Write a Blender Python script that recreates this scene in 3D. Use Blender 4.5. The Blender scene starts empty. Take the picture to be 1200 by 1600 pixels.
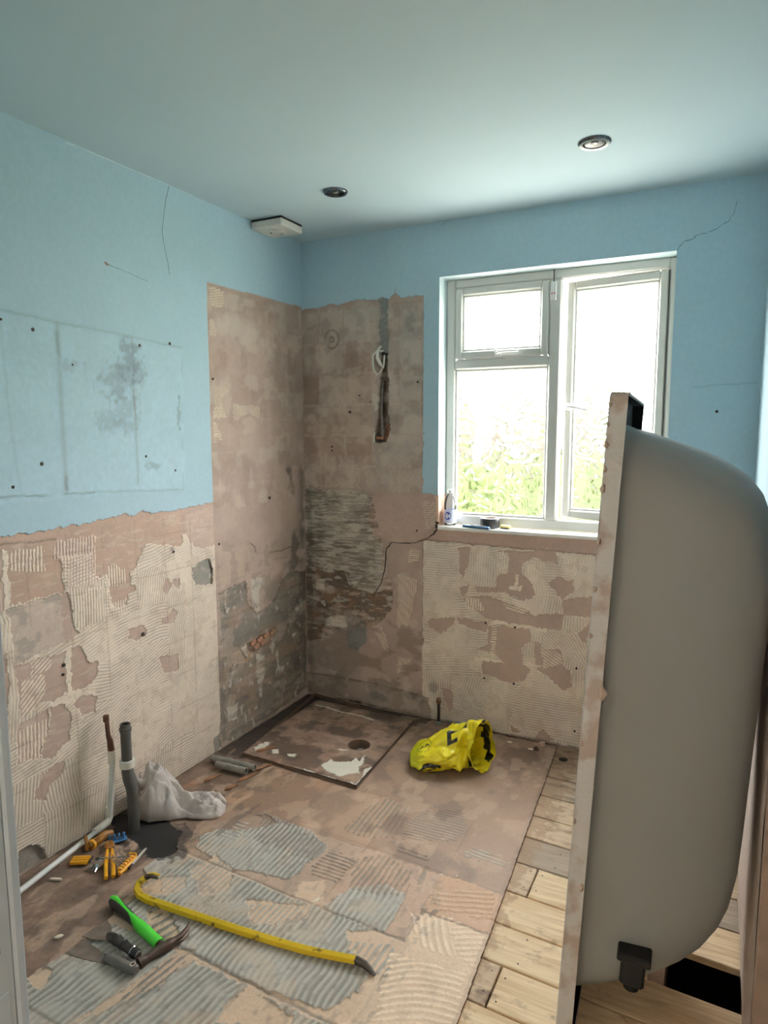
import bpy, math, random
import numpy as np
from mathutils import Vector, Matrix

random.seed(7)
rng = np.random.default_rng(7)
scene = bpy.context.scene
col = scene.collection

# ------------------------------------------------------------------ camera
F_PX, YAW, PITCH, ROLL = 1053.2, 0.466252, 0.121015, -0.002839
CAM = np.array([1.994, -3.0175, 1.4481])


def cam_axes():
    cy, sy, cp, sp = math.cos(YAW), math.sin(YAW), math.cos(PITCH), math.sin(PITCH)
    f = np.array([-sy * cp, cy * cp, -sp])
    r = np.array([cy, sy, 0.0])
    u = np.cross(r, f)
    cr, sr = math.cos(ROLL), math.sin(ROLL)
    return f, r * cr + u * sr, -r * sr + u * cr


CF, CR, CU = cam_axes()
cd = bpy.data.cameras.new('camera')
cam = bpy.data.objects.new('camera', cd)
col.objects.link(cam)
cd.sensor_fit = 'HORIZONTAL'
cd.sensor_width = 36.0
cd.lens = F_PX / 1200.0 * 36.0
cd.clip_start = 0.02
cam.matrix_world = Matrix(((CR[0], CU[0], -CF[0], CAM[0]), (CR[1], CU[1], -CF[1], CAM[1]),
                           (CR[2], CU[2], -CF[2], CAM[2]), (0, 0, 0, 1)))
scene.camera = cam

# ------------------------------------------------------------------ world, daylight, exposure
SKY = 34.0
HALL_FILL_W = 11.0
scene.view_settings.view_transform = 'Standard'
scene.view_settings.look = 'None'
scene.view_settings.gamma = 1.0
scene.view_settings.use_curve_mapping = False
scene.view_settings.exposure = 0.27
scene.cycles.max_bounces = 12
scene.cycles.diffuse_bounces = 8
scene.cycles.transparent_max_bounces = 16
scene.cycles.sample_clamp_indirect = 6.0
world = bpy.data.worlds.new('overcast_sky')
scene.world = world
world.use_nodes = True
bg = world.node_tree.nodes['Background']
bg.inputs[0].default_value = (1.0, 0.985, 0.965, 1)
bg.inputs[1].default_value = SKY
pl = bpy.data.lights.new('window_portal', 'AREA')
pl.shape = 'RECTANGLE'
pl.size, pl.size_y = 1.06, 1.22
pl.cycles.is_portal = True
po = bpy.data.objects.new('window_portal', pl)
po.location = (1.277, 0.26, 1.567)
po.rotation_euler = (math.radians(-90), 0, 0)   # faces into the room (-y)
col.objects.link(po)


# ------------------------------------------------------------------ pixel -> point helpers
def ray(px, py):
    return CF + CR * (px - 600.0) / F_PX - CU * (py - 800.0) / F_PX


def hit(px, py, axis, val=0.0):
    d = ray(px, py)
    return CAM + d * ((val - CAM[axis]) / d[axis])


def on_left(pts):
    return [tuple(hit(x, y, 0, 0)[[1, 2]]) for x, y in pts]


def on_back(pts):
    return [tuple(hit(x, y, 1, 0)[[0, 2]]) for x, y in pts]


def on_floor(pts, z=0.0):
    return [tuple(hit(x, y, 2, z)[[0, 1]]) for x, y in pts]


def zm(pts, ox, oy, s):
    return [(ox + x / s, oy + y / s) for x, y in pts]


# ------------------------------------------------------------------ colours and noise
def S(r, g, b):
    c = np.array([r, g, b], float) / 255.0
    return np.where(c <= 0.04045, c / 12.92, ((c + 0.055) / 1.055) ** 2.4)


def S4(r, g, b):
    return (*S(r, g, b), 1.0)


def _h(ix, iy, seed):
    n = (ix.astype(np.int64) * 374761393 + iy.astype(np.int64) * 668265263 + seed * 974634777) & 0xFFFFFFFF
    n = ((n ^ (n >> 13)) * 1274126177) & 0xFFFFFFFF
    return ((n ^ (n >> 16)) & 0xFFFFFF) / float(0xFFFFFF)


def vnoise(x, y, seed=0):
    xi, yi = np.floor(x), np.floor(y)
    fx, fy = x - xi, y - yi
    fx, fy = fx * fx * (3 - 2 * fx), fy * fy * (3 - 2 * fy)
    a, b = _h(xi, yi, seed), _h(xi + 1, yi, seed)
    c, d = _h(xi, yi + 1, seed), _h(xi + 1, yi + 1, seed)
    return (a * (1 - fx) + b * fx) * (1 - fy) + (c * (1 - fx) + d * fx) * fy


def fbm(x, y, seed=0, oct=4):
    s, a, t = 0.0, 1.0, 0.0
    for i in range(oct):
        s = s + a * vnoise(x * 2 ** i, y * 2 ** i, seed + i * 17)
        t += a
        a *= 0.5
    return s / t


def sstep(a, b, x):
    t = np.clip((x - a) / (b - a), 0, 1)
    return t * t * (3 - 2 * t)


def rag(pts, amp, step):
    """a torn edge: the polyline with small random steps"""
    out = [pts[0]]
    for p, q in zip(pts[:-1], pts[1:]):
        n = max(1, int(math.hypot(q[0] - p[0], q[1] - p[1]) / step))
        for k in range(1, n + 1):
            t = k / n
            j = amp if k < n else 0
            out.append((p[0] + (q[0] - p[0]) * t + random.uniform(-j, j), p[1] + (q[1] - p[1]) * t + random.uniform(-j, j)))
    return out


def in_poly(u, v, poly):
    m = np.zeros(u.shape, bool)
    n = len(poly)
    for i in range(n):
        x0, y0 = poly[i]
        x1, y1 = poly[(i + 1) % n]
        if y0 == y1:
            continue
        c = (y0 > v) != (y1 > v)
        m ^= c & (u < (x1 - x0) * (v - y0) / (y1 - y0) + x0)
    return m


# ------------------------------------------------------------------ materials
def new_mat(name):
    m = bpy.data.materials.new(name)
    m.use_nodes = True
    nt = m.node_tree
    return m, nt, nt.nodes['Principled BSDF']


def mat(name, rgb, rough=0.5, metal=0.0, var=0.06, nscale=30.0, bump=0.0, bscale=200.0, coat=0.0, spec=0.5, rgb2=None, thr=None):
    """plain surface: colour with a little procedural mottling, optional second colour in blotches, fine bump"""
    m, nt, b = new_mat(name)
    N, L = nt.nodes, nt.links
    tc = N.new('ShaderNodeTexCoord')
    no = N.new('ShaderNodeTexNoise')
    no.inputs['Scale'].default_value = nscale
    no.inputs['Detail'].default_value = 5
    L.new(tc.outputs['Object'], no.inputs['Vector'])
    rp = N.new('ShaderNodeValToRGB')
    c = np.array(rgb)
    if rgb2 is None:
        rp.color_ramp.elements[0].position, rp.color_ramp.elements[1].position = 0.3, 0.7
        rp.color_ramp.elements[0].color = (*(c * (1 - var)), 1)
        rp.color_ramp.elements[1].color = (*np.clip(c * (1 + var), 0, 1), 1)
    else:
        t = thr or 0.55
        rp.color_ramp.elements[0].position, rp.color_ramp.elements[1].position = t - 0.05, t + 0.05
        rp.color_ramp.elements[0].color = (*c, 1)
        rp.color_ramp.elements[1].color = (*rgb2, 1)
    L.new(no.outputs['Fac'], rp.inputs['Fac'])
    L.new(rp.outputs['Color'], b.inputs['Base Color'])
    b.inputs['Roughness'].default_value = rough
    b.inputs['Metallic'].default_value = metal
    b.inputs['Specular IOR Level'].default_value = spec
    b.inputs['Coat Weight'].default_value = coat
    if bump:
        n2 = N.new('ShaderNodeTexNoise')
        n2.inputs['Scale'].default_value = bscale
        L.new(tc.outputs['Object'], n2.inputs['Vector'])
        bp = N.new('ShaderNodeBump')
        bp.inputs['Strength'].default_value = bump
        bp.inputs['Distance'].default_value = 0.002
        L.new(n2.outputs['Fac'], bp.inputs['Height'])
        L.new(bp.outputs['Normal'], b.inputs['Normal'])
    return m


def attr_mat(name, rough=0.8, bump=0.25, bscale=400.0, spec=0.3, var=0.08, nscale=160.0):
    """surface whose own colour is stored per vertex, with fine grain on top"""
    m, nt, b = new_mat(name)
    N, L = nt.nodes, nt.links
    at = N.new('ShaderNodeVertexColor')
    at.layer_name = 'Col'
    tc = N.new('ShaderNodeTexCoord')
    no = N.new('ShaderNodeTexNoise')
    no.inputs['Scale'].default_value = nscale
    no.inputs['Detail'].default_value = 3
    L.new(tc.outputs['Object'], no.inputs['Vector'])
    mr = N.new('ShaderNodeMapRange')
    mr.inputs['From Min'].default_value, mr.inputs['From Max'].default_value = 0.3, 0.7
    mr.inputs['To Min'].default_value, mr.inputs['To Max'].default_value = 1 - var, 1 + var
    L.new(no.outputs['Fac'], mr.inputs['Value'])
    mx = N.new('ShaderNodeVectorMath')
    mx.operation = 'SCALE'
    L.new(at.outputs['Color'], mx.inputs[0])
    L.new(mr.outputs['Result'], mx.inputs['Scale'])
    L.new(mx.outputs['Vector'], b.inputs['Base Color'])
    b.inputs['Roughness'].default_value = rough
    b.inputs['Specular IOR Level'].default_value = spec
    n2 = N.new('ShaderNodeTexNoise')
    n2.inputs['Scale'].default_value = bscale
    n2.inputs['Detail'].default_value = 2
    L.new(tc.outputs['Object'], n2.inputs['Vector'])
    bp = N.new('ShaderNodeBump')
    bp.inputs['Strength'].default_value = bump
    bp.inputs['Distance'].default_value = 0.001
    L.new(n2.outputs['Fac'], bp.inputs['Height'])
    L.new(bp.outputs['Normal'], b.inputs['Normal'])
    return m


# ------------------------------------------------------------------ object helpers
def tag(o, label=None, cat=None, group=None, kind=None):
    if label:
        o['label'] = label
    if cat:
        o['category'] = cat
    if group:
        o['group'] = group
    if kind:
        o['kind'] = kind
    return o


def link(name, me, m=None, parent=None, smooth=False):
    if m is not None:
        me.materials.append(m)
    if smooth:
        me.polygons.foreach_set('use_smooth', np.ones(len(me.polygons), bool))
    o = bpy.data.objects.new(name, me)
    col.objects.link(o)
    if parent is not None:
        o.parent = parent
    return o


def empty(name, loc=(0, 0, 0), rot=(0, 0, 0)):
    o = bpy.data.objects.new(name, None)
    o.empty_display_size = 0.05
    o.location = loc
    o.rotation_euler = rot
    col.objects.link(o)
    return o


class MB:
    """collects solids of ONE part and builds them as one mesh object"""

    def __init__(self):
        self.v, self.f = [], []

    def add(self, vs, fs):
        n = len(self.v)
        self.v += [tuple(map(float, p)) for p in vs]
        self.f += [tuple(i + n for i in f) for f in fs]
        return self

    def box(self, x0, x1, y0, y1, z0, z1, b=0.0):
        """box with chamfered edges"""
        xs, ys, zs = (x0, x1), (y0, y1), (z0, z1)
        if b <= 0:
            vs = [(x, y, z) for x in xs for y in ys for z in zs]
            return self.add(vs, [(0, 1, 3, 2), (4, 6, 7, 5), (0, 4, 5, 1), (2, 3, 7, 6), (0, 2, 6, 4), (1, 5, 7, 3)])
        c = [(x0 + x1) / 2, (y0 + y1) / 2, (z0 + z1) / 2]
        h = [abs(x1 - x0) / 2, abs(y1 - y0) / 2, abs(z1 - z0) / 2]
        b = min(b, *[k * 0.9 for k in h])
        idx, vs = {}, []
        for sx in (-1, 1):
            for sy in (-1, 1):
                for sz in (-1, 1):
                    for a in range(3):
                        d = [h[0] - b, h[1] - b, h[2] - b]
                        d[a] = h[a]
                        idx[(sx, sy, sz, a)] = len(vs)
                        vs.append((c[0] + sx * d[0], c[1] + sy * d[1], c[2] + sz * d[2]))
        fs = []
        for s in (-1, 1):
            fs.append([idx[(s, p, q, 0)] for p, q in ((-1, -1), (1, -1), (1, 1), (-1, 1))][::s])
            fs.append([idx[(p, s, q, 1)] for p, q in ((-1, -1), (-1, 1), (1, 1), (1, -1))][::s])
            fs.append([idx[(p, q, s, 2)] for p, q in ((-1, -1), (1, -1), (1, 1), (-1, 1))][::s])
        for p in (-1, 1):
            for q in (-1, 1):
                fs.append([idx[(-1, p, q, 1)], idx[(1, p, q, 1)], idx[(1, p, q, 2)], idx[(-1, p, q, 2)]][::p * q])
                fs.append([idx[(p, -1, q, 0)], idx[(p, -1, q, 2)], idx[(p, 1, q, 2)], idx[(p, 1, q, 0)]][::p * q])
                fs.append([idx[(p, q, -1, 0)], idx[(p, q, 1, 0)], idx[(p, q, 1, 1)], idx[(p, q, -1, 1)]][::p * q])
                for r in (-1, 1):
                    fs.append([idx[(p, q, r, 0)], idx[(p, q, r, 1)], idx[(p, q, r, 2)]][::p * q * r])
        return self.add(vs, fs)

    def tube(self, path, rad, n=12, caps=True, squash=None):
        P = [Vector(p) for p in path]
        R = rad if hasattr(rad, '__len__') else [rad] * len(P)
        t0 = (P[1] - P[0]).normalized()
        a = Vector((0, 0, 1)) if abs(t0.z) < 0.9 else Vector((1, 0, 0))
        nrm = t0.cross(a).normalized()
        vs, fs = [], []
        for i, p in enumerate(P):
            t = (P[min(i + 1, len(P) - 1)] - P[max(i - 1, 0)]).normalized()
            nrm = (nrm - t * nrm.dot(t)).normalized()
            bn = t.cross(nrm)
            sq = squash[i] if squash else (1, 1)
            for k in range(n):
                an = 2 * math.pi * (k + 0.5) / n
                vs.append(p + nrm * math.cos(an) * R[i] * sq[0] + bn * math.sin(an) * R[i] * sq[1])
        for i in range(len(P) - 1):
            for k in range(n):
                fs.append((i * n + k, i * n + (k + 1) % n, (i + 1) * n + (k + 1) % n, (i + 1) * n + k))
        if caps:
            fs.append(tuple(range(n))[::-1])
            fs.append(tuple((len(P) - 1) * n + k for k in range(n)))
        return self.add(vs, fs)

    def lathe(self, prof, n=24, axis='Z', at=(0, 0, 0), cap0=True, cap1=True):
        """profile of (radius, height)"""
        vs, fs = [], []
        for r, h in prof:
            for k in range(n):
                a = 2 * math.pi * k / n
                x, y = r * math.cos(a), r * math.sin(a)
                p = {'Z': (x, y, h), 'X': (h, x, y), 'Y': (y, h, x)}[axis]
                vs.append((p[0] + at[0], p[1] + at[1], p[2] + at[2]))
        for i in range(len(prof) - 1):
            for k in range(n):
                fs.append((i * n + k, i * n + (k + 1) % n, (i + 1) * n + (k + 1) % n, (i + 1) * n + k))
        if cap0:
            fs.append(tuple(range(n))[::-1])
        if cap1:
            fs.append(tuple((len(prof) - 1) * n + k for k in range(n)))
        return self.add(vs, fs)

    def prism(self, pts, z0, z1):
        """outline in xy extruded from z0 to z1"""
        n = len(pts)
        vs = [(x, y, z0) for x, y in pts] + [(x, y, z1) for x, y in pts]
        fs = [tuple(range(n))[::-1], tuple(range(n, 2 * n))]
        fs += [(i, (i + 1) % n, n + (i + 1) % n, n + i) for i in range(n)]
        return self.add(vs, fs)

    def xf(self, M):
        self.v = [tuple(M @ Vector(p)) for p in self.v]
        return self

    def build(self, name, m, parent=None, smooth=False):
        me = bpy.data.meshes.new(name)
        me.from_pydata(self.v, [], self.f)
        me.validate()
        # consistent outward normals
        import bmesh
        bm = bmesh.new()
        bm.from_mesh(me)
        bmesh.ops.recalc_face_normals(bm, faces=bm.faces)
        bm.to_mesh(me)
        bm.free()
        o = link(name, me, m, parent, False)
        if smooth:
            me.polygons.foreach_set('use_smooth', np.ones(len(me.polygons), bool))
            me.set_sharp_from_angle(angle=math.radians(smooth if smooth is not True else 40))
        return o


def thing(name, label, cat, loc=(0, 0, 0), rot=(0, 0, 0), group=None):
    return tag(empty(name, loc, rot), label, cat, group)


# ------------------------------------------------------------------ relief surfaces (stripped plaster, adhesive ...)
class Surf:
    """a wall or floor face as a fine grid: relief H, colour C and kind K at every vertex"""

    def __init__(self, ul, vl, seed):
        self.ul, self.vl, self.seed = np.array(ul), np.array(vl), seed
        self.U, self.V = np.meshgrid(self.ul, self.vl)
        U, V = self.U, self.V
        self.WU = U + 0.022 * (fbm(U / 0.05, V / 0.05, seed) - 0.5) + 0.009 * (vnoise(U / 0.011, V / 0.011, seed + 5) - 0.5)
        self.WV = V + 0.022 * (fbm(U / 0.05, V / 0.05, seed + 31) - 0.5) + 0.009 * (vnoise(U / 0.011, V / 0.011, seed + 6) - 0.5)
        self.H = np.zeros(U.shape)
        self.C = np.ones(U.shape + (3,)) * 0.5
        self.K = np.zeros(U.shape, np.int8)
        self.mott = fbm(U / 0.12, V / 0.12, seed + 77, 5)
        self.fine = fbm(U / 0.016, V / 0.016, seed + 99, 3)
        self.keep = np.ones(U.shape, bool)
        self.bare = False      # once stripped, stains stay off the paint

    def reg(self, poly, jit=True, pad=0.02):
        p = np.array(poly)
        i0, i1 = np.searchsorted(self.ul, [p[:, 0].min() - pad, p[:, 0].max() + pad])
        j0, j1 = np.searchsorted(self.vl, [p[:, 1].min() - pad, p[:, 1].max() + pad])
        sl = (slice(j0, j1), slice(i0, i1))
        uu, vv = (self.WU, self.WV) if jit else (self.U, self.V)
        return sl, in_poly(uu[sl], vv[sl], poly)

    def ridge(self, sl, ang, sp, ph=0.0, curve=0.0, wob=0.25):
        """trowel-comb ridges running at angle ang, spacing sp (0..1)"""
        U, V = self.U[sl], self.V[sl]
        t = (-U * np.sin(ang) + V * np.cos(ang)) / sp
        if np.any(curve):
            al = U * np.cos(ang) + V * np.sin(ang)
            al = al - np.floor(al / 0.3) * 0.3 - 0.15
            t = t + curve * (al / 0.1) ** 2
        t = t + wob * 2 * (vnoise(U / 0.06, V / 0.06, self.seed + 3) - 0.5) + ph
        return 0.5 + 0.5 * np.sin(2 * np.pi * t)

    def fill(self, poly, k, c, h=None, var=0.12, jit=True, mott=None):
        sl, m = self.reg(poly, jit)
        f = 1 + var * 2 * (self.mott[sl] - 0.5) + 0.06 * 2 * (self.fine[sl] - 0.5)
        cc = np.array(c) * f[..., None]
        self.C[sl] = np.where(m[..., None], cc, self.C[sl])
        self.K[sl] = np.where(m, k, self.K[sl])
        if h is not None:
            hh = h + 0.0012 * (self.mott[sl] - 0.5) + 0.0006 * (self.fine[sl] - 0.5)
            self.H[sl] = np.where(m, hh, self.H[sl])
        return sl, m

    def solid(self, poly, k, c, ang, sp, h=0.0015, amp=0.0016, lo=0.72, var=0.08, curve=0.0, jit=True, tint=None):
        """ridged adhesive covering everything inside poly"""
        sl, m = self.reg(poly, jit)
        r = self.ridge(sl, ang[sl] if hasattr(ang, 'shape') else ang, sp, 0.0, curve[sl] if hasattr(curve, 'shape') else curve)
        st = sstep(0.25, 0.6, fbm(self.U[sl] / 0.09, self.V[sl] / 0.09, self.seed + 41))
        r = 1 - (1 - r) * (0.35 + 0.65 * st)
        f = (lo + (1 - lo) * r) * (1 + var * 2 * (self.mott[sl] - 0.5) + 0.05 * 2 * (self.fine[sl] - 0.5))  # groove shade painted into the colour, with some plaster showing through
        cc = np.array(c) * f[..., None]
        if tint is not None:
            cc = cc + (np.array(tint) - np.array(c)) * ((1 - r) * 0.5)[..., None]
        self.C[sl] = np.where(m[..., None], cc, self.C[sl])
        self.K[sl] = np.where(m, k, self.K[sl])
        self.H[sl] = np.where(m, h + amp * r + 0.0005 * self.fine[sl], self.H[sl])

    def comb(self, poly, k, c, ang, sp, amp=0.0018, w=0.5, curve=0.0, gaps=0.25, ph=0.0, soft=0.16):
        """separate ridges left standing on whatever is underneath"""
        sl, m = self.reg(poly)
        r = self.ridge(sl, ang, sp, ph, curve, 0.12)
        brk = fbm(self.U[sl] / 0.03, self.V[sl] / 0.03, self.seed + 53)
        r = r - gaps * sstep(0.5, 0.75, brk)
        a = sstep(w - soft, w + soft, r) * m
        f = (1 + 0.1 * (self.mott[sl] - 0.5) + 0.1 * (self.fine[sl] - 0.5))[..., None]
        self.C[sl] = self.C[sl] * (1 - a[..., None]) + np.array(c) * f * a[..., None]
        self.H[sl] = self.H[sl] + amp * a
        self.K[sl] = np.where(a > 0.5, k, self.K[sl])

    def line(self, pts, c, w=0.003, a=0.8, dh=0.0, gap=0.0, seed=0):
        """a scored line / crack / joint along a polyline"""
        pts = np.array(pts)
        for p, q in zip(pts[:-1], pts[1:]):
            i0, i1 = np.searchsorted(self.ul, [min(p[0], q[0]) - 5 * w - .01, max(p[0], q[0]) + 5 * w + .01])
            j0, j1 = np.searchsorted(self.vl, [min(p[1], q[1]) - 5 * w - .01, max(p[1], q[1]) + 5 * w + .01])
            sl = (slice(j0, j1), slice(i0, i1))
            U = self.U[sl] + 0.35 * (self.WU[sl] - self.U[sl])
            V = self.V[sl] + 0.35 * (self.WV[sl] - self.V[sl])
            d = q - p
            t = np.clip(((U - p[0]) * d[0] + (V - p[1]) * d[1]) / max(d @ d, 1e-9), 0, 1)
            ds = np.hypot(U - p[0] - t * d[0], V - p[1] - t * d[1])
            m = a * np.exp(-(ds / w) ** 2)
            if gap:
                m = m * sstep(gap - 0.15, gap + 0.15, vnoise(U / 0.05, V / 0.05, self.seed + seed))
            self.C[sl] = self.C[sl] * (1 - m[..., None]) + np.array(c) * m[..., None]
            self.H[sl] = self.H[sl] + dh * m

    def blot(self, cx, cy, rx, ry, c, a=0.7, thr=0.45, sc=0.03, seed=0):
        """speckled stain fading outwards"""
        i0, i1 = np.searchsorted(self.ul, [cx - 2 * rx, cx + 2 * rx])
        j0, j1 = np.searchsorted(self.vl, [cy - 2 * ry, cy + 2 * ry])
        sl = (slice(j0, j1), slice(i0, i1))
        U, V = self.U[sl], self.V[sl]
        g = np.exp(-((U - cx) / rx) ** 2 - ((V - cy) / ry) ** 2)
        n = fbm(U / sc, V / sc, self.seed + 200 + seed, 4)
        m = a * sstep(thr, thr + 0.35, g * 0.75 + (n - 0.5) * 0.9)
        if self.bare:
            m = m * (self.K[sl] != 0)
        m = m[..., None]
        self.C[sl] = self.C[sl] * (1 - m) + np.array(c) * m

    def scuff(self, poly, c, a=0.6, thr=0.58, su=0.06, sv=0.02, seed=0, dh=0.0, soft=0.06):
        """ragged patches and streaks scattered inside poly"""
        sl, m = self.reg(poly)
        n = fbm(self.U[sl] / su, self.V[sl] / sv, self.seed + 400 + seed, 5)
        w = (a * sstep(thr - soft, thr + soft, n) * m)[..., None]
        self.C[sl] = self.C[sl] * (1 - w) + np.array(c) * w
        self.H[sl] = self.H[sl] + dh * w[..., 0]

    def grid(self, us, vs, c, w=0.004, a=0.3, dh=0.0006, gap=0.45, box=None):
        for u in us:
            lo, hi = box[1] if box else (self.vl[0], self.vl[-1])
            self.line([(u, lo), (u + 0.002, hi)], c, w, a, dh, gap, 11)
        for v in vs:
            lo, hi = box[0] if box else (self.ul[0], self.ul[-1])
            self.line([(lo, v), (hi, v + 0.002)], c, w, a, dh, gap, 12)

    def mute(self, f, kinds):
        lum = self.C @ np.array([.2126, .7152, .0722])
        m = np.isin(self.K, kinds)[..., None]
        self.C = np.where(m, lum[..., None] + (self.C - lum[..., None]) * f, self.C)

    def mesh(self, place, parts, flip=False):
        """place(U,V,H)->xyz ; parts: {kind: (name, material, parent or None)} ; returns {kind: object}"""
        ny, nx = self.U.shape
        X = place(self.U, self.V, self.H).reshape(-1, 3)
        Cc = np.concatenate([np.clip(self.C, 0, 1).reshape(-1, 3), np.ones((nx * ny, 1))], 1)
        ii, jj = np.meshgrid(np.arange(nx - 1), np.arange(ny - 1))
        a = (jj * nx + ii)
        q = np.stack([a, a + 1, a + nx + 1, a + nx], -1)
        if flip:
            q = q[..., ::-1]
        kf = self.K[:-1, :-1]
        kp = self.keep[:-1, :-1] & self.keep[1:, 1:] & self.keep[1:, :-1] & self.keep[:-1, 1:]
        out = {}
        for k, (name, m, parent) in parts.items():
            f = q[(kf == k) & kp]
            if not len(f):
                continue
            vi, inv = np.unique(f, return_inverse=True)
            inv = inv.reshape(-1)
            me = bpy.data.meshes.new(name)
            me.vertices.add(len(vi))
            me.vertices.foreach_set('co', X[vi].astype(np.float32).ravel())
            me.loops.add(len(inv))
            me.loops.foreach_set('vertex_index', inv.astype(np.int32))
            me.polygons.add(len(f))
            me.polygons.foreach_set('loop_start', (np.arange(len(f)) * 4).astype(np.int32))
            me.update()
            at = me.color_attributes.new('Col', 'FLOAT_COLOR', 'POINT')
            at.data.foreach_set('color', Cc[vi].astype(np.float32).ravel())
            par = out.get(parent, None) if isinstance(parent, int) else parent
            out[k] = link(name, me, m, par, True)
        return out

# ================================================================== THE SETTING
RW = 2.11            # right wall
HC = 2.4             # ceiling
YF = -2.5            # front wall with the doorway
PAINT, PLAS, ADH = S(170, 198, 211), S(188, 156, 136), S(236, 220, 202)
PINKP, GREYP, CEM = S(203, 170, 150), S(196, 172, 154), S(134, 127, 116)
DKBR, TANB, WHITE = S(92, 74, 60), S(176, 140, 96), S(232, 226, 215)

M_paint = attr_mat('pale_blue_wall_paint', 0.62, 0.18, 260, 0.35, 0.03, 60)
M_plaster = attr_mat('bare_pink_plaster', 0.9, 0.4, 500, 0.2, 0.1, 220)
M_adh = attr_mat('cream_tile_adhesive', 0.85, 0.35, 450, 0.25, 0.07, 260)
M_cem = attr_mat('grey_cement_render', 0.95, 0.8, 260, 0.15, 0.16, 150)
M_board = attr_mat('stained_floor_board', 0.6, 0.25, 300, 0.4, 0.1, 120)
M_fadh = attr_mat('grey_floor_adhesive', 0.8, 0.5, 350, 0.25, 0.1, 220)
M_dark = mat('underfloor_dark', S(30, 26, 23), 0.95, var=0.2)
M_ceil = mat('pale_blue_ceiling_paint', S(181, 201, 207), 0.7, var=0.015, nscale=3, bump=0.08, bscale=120, spec=0.3)
M_white = mat('white_gloss_paint', S(228, 230, 230), 0.4, var=0.02, nscale=8)
M_upvc = mat('white_window_plastic', S(208, 208, 203), 0.35, var=0.015, nscale=6)
M_black = mat('black_plastic', S(22, 22, 23), 0.45, var=0.15)
M_hall = mat('hall_off_white_paint', S(222, 212, 198), 0.8, var=0.03, nscale=4)
M_crack = mat('dark_crack', S(52, 46, 42), 0.95, var=0.2)
M_hole = mat('dark_hole_disc', S(40, 30, 26), 0.8, var=0.3)


def cells(su, u0, v0, p, table, seed):
    iu, iv = np.floor((su.U - u0) / p), np.floor((su.V - v0) / p)
    a = _h(iu, iv, seed)
    b = _h(iu, iv, seed + 1)
    ang = np.zeros(su.U.shape)
    acc = 0
    for wgt, mid, dev in table:
        m = (a >= acc) & (a < acc + wgt)
        ang[m] = mid + (b[m] - 0.5) * 2 * dev
        acc += wgt
    return ang, (_h(iu, iv, seed + 2) - 0.5) * 1.6


def lines(*segs):
    return np.unique(np.round(np.concatenate([np.arange(a, b, s) for a, b, s in segs] + [[segs[-1][1]]]), 5))


# ---------------------------------------------------------------- wall_left (x = 0; u = y, v = z)
L = Surf(lines((YF, -1.98, 0.04), (-1.98, 0.0, 0.003)), lines((0, 1.16, 0.003), (1.16, 2.1, 0.005), (2.1, HC, 0.03)), 100)
L.C[:] = PAINT * (1 + 0.05 * (L.mott - 0.5))[..., None]
L.H[:] = 0.0038
# dust outline of the cabinet that hung here, its drips and mould
g1, g2 = S(128, 150, 158), S(118, 130, 132)
L.fill([(-1.72, 1.225), (-0.90, 1.205), (-0.885, 1.785), (-1.72, 1.815)], 0, PAINT * 1.05, 0.0038, 0.06)
L.line([(-1.75, 1.818), (-0.885, 1.783)], g1, 0.004, 0.5)
L.line([(-0.885, 1.783), (-0.91, 1.206)], g1, 0.0035, 0.35, 0, 0.4)
L.line([(-1.75, 1.245), (-1.35, 1.232)], S(70, 78, 80), 0.003, 0.6, 0, 0.35)
L.line([(-1.35, 1.232), (-0.91, 1.206)], g1, 0.004, 0.5)
L.line([(-1.46, 1.80), (-1.463, 1.25)], g2, 0.010, 0.38)
L.line([(-1.462, 1.77), (-1.462, 1.70)], S(90, 98, 100), 0.008, 0.4)
L.line([(-1.462, 1.29), (-1.462, 1.25)], S(100, 92, 84), 0.008, 0.5)
L.line([(-1.144, 1.79), (-1.147, 1.25)], g2, 0.006, 0.4)
L.line([(-1.147, 1.60), (-1.147, 1.50)], S(120, 90, 84), 0.003, 0.6)
L.line([(-1.66, 1.80), (-1.65, 1.5), (-1.63, 1.26)], g1, 0.005, 0.2)
for i, (y, z, ry, rz, a) in enumerate([(-1.16, 1.70, .07, .11, .75), (-1.22, 1.62, .10, .09, .6), (-1.19, 1.52, .08, .10, .45),
                                       (-1.27, 1.48, .08, .05, .4), (-1.12, 1.66, .05, .07, .5), (-1.42, 1.67, .06, .03, .4),
                                       (-0.915, 1.52, .012, .10, .7), (-1.08, 1.31, .05, .02, .5)]):
    L.blot(y, z, ry * 1.15, rz * 1.1, S(84, 94, 97), a * .72, 0.36, 0.016, i)
# everything from the torn paint edge down is stripped
edge = [(-60, 858), (0, 845), (30, 839), (60, 831), (80, 832), (100, 826), (140, 818), (150, 814), (180, 808), (196, 802), (205, 807), (222, 797),
        (236, 803), (246, 800), (270, 798), (300, 791), (332, 785), (322, 441), (400, 461), (450, 475), (474, 479)]
low = [(-2.6, 1.10)] + rag(on_left(edge)[:17], .004, .012) + on_left(edge)[17:] + [(0.02, 2.07), (0.02, -0.02), (-2.6, -0.02)]
L.fill(low, 1, PLAS, 0.0, 0.16, False)
L.bare = True
ang, crv = cells(L, -0.727, 1.06, 0.15, [(.5, 0.1, .3), (.3, 1.5, .2), (.2, 0.75, .3)], 5)
Z4 = lambda pts: on_left(zm(pts, 0, 780, 2.857))
Z5 = lambda pts: on_left(zm(pts, 0, 1080, 2.857))
L.solid([(-2.6, 1.02), (-0.727, 1.02), (-0.727, -0.01), (-2.6, -0.01)], 2, ADH, ang, 0.0122, 0.0016, 0.0022, 0.60, 0.10, crv)
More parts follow.
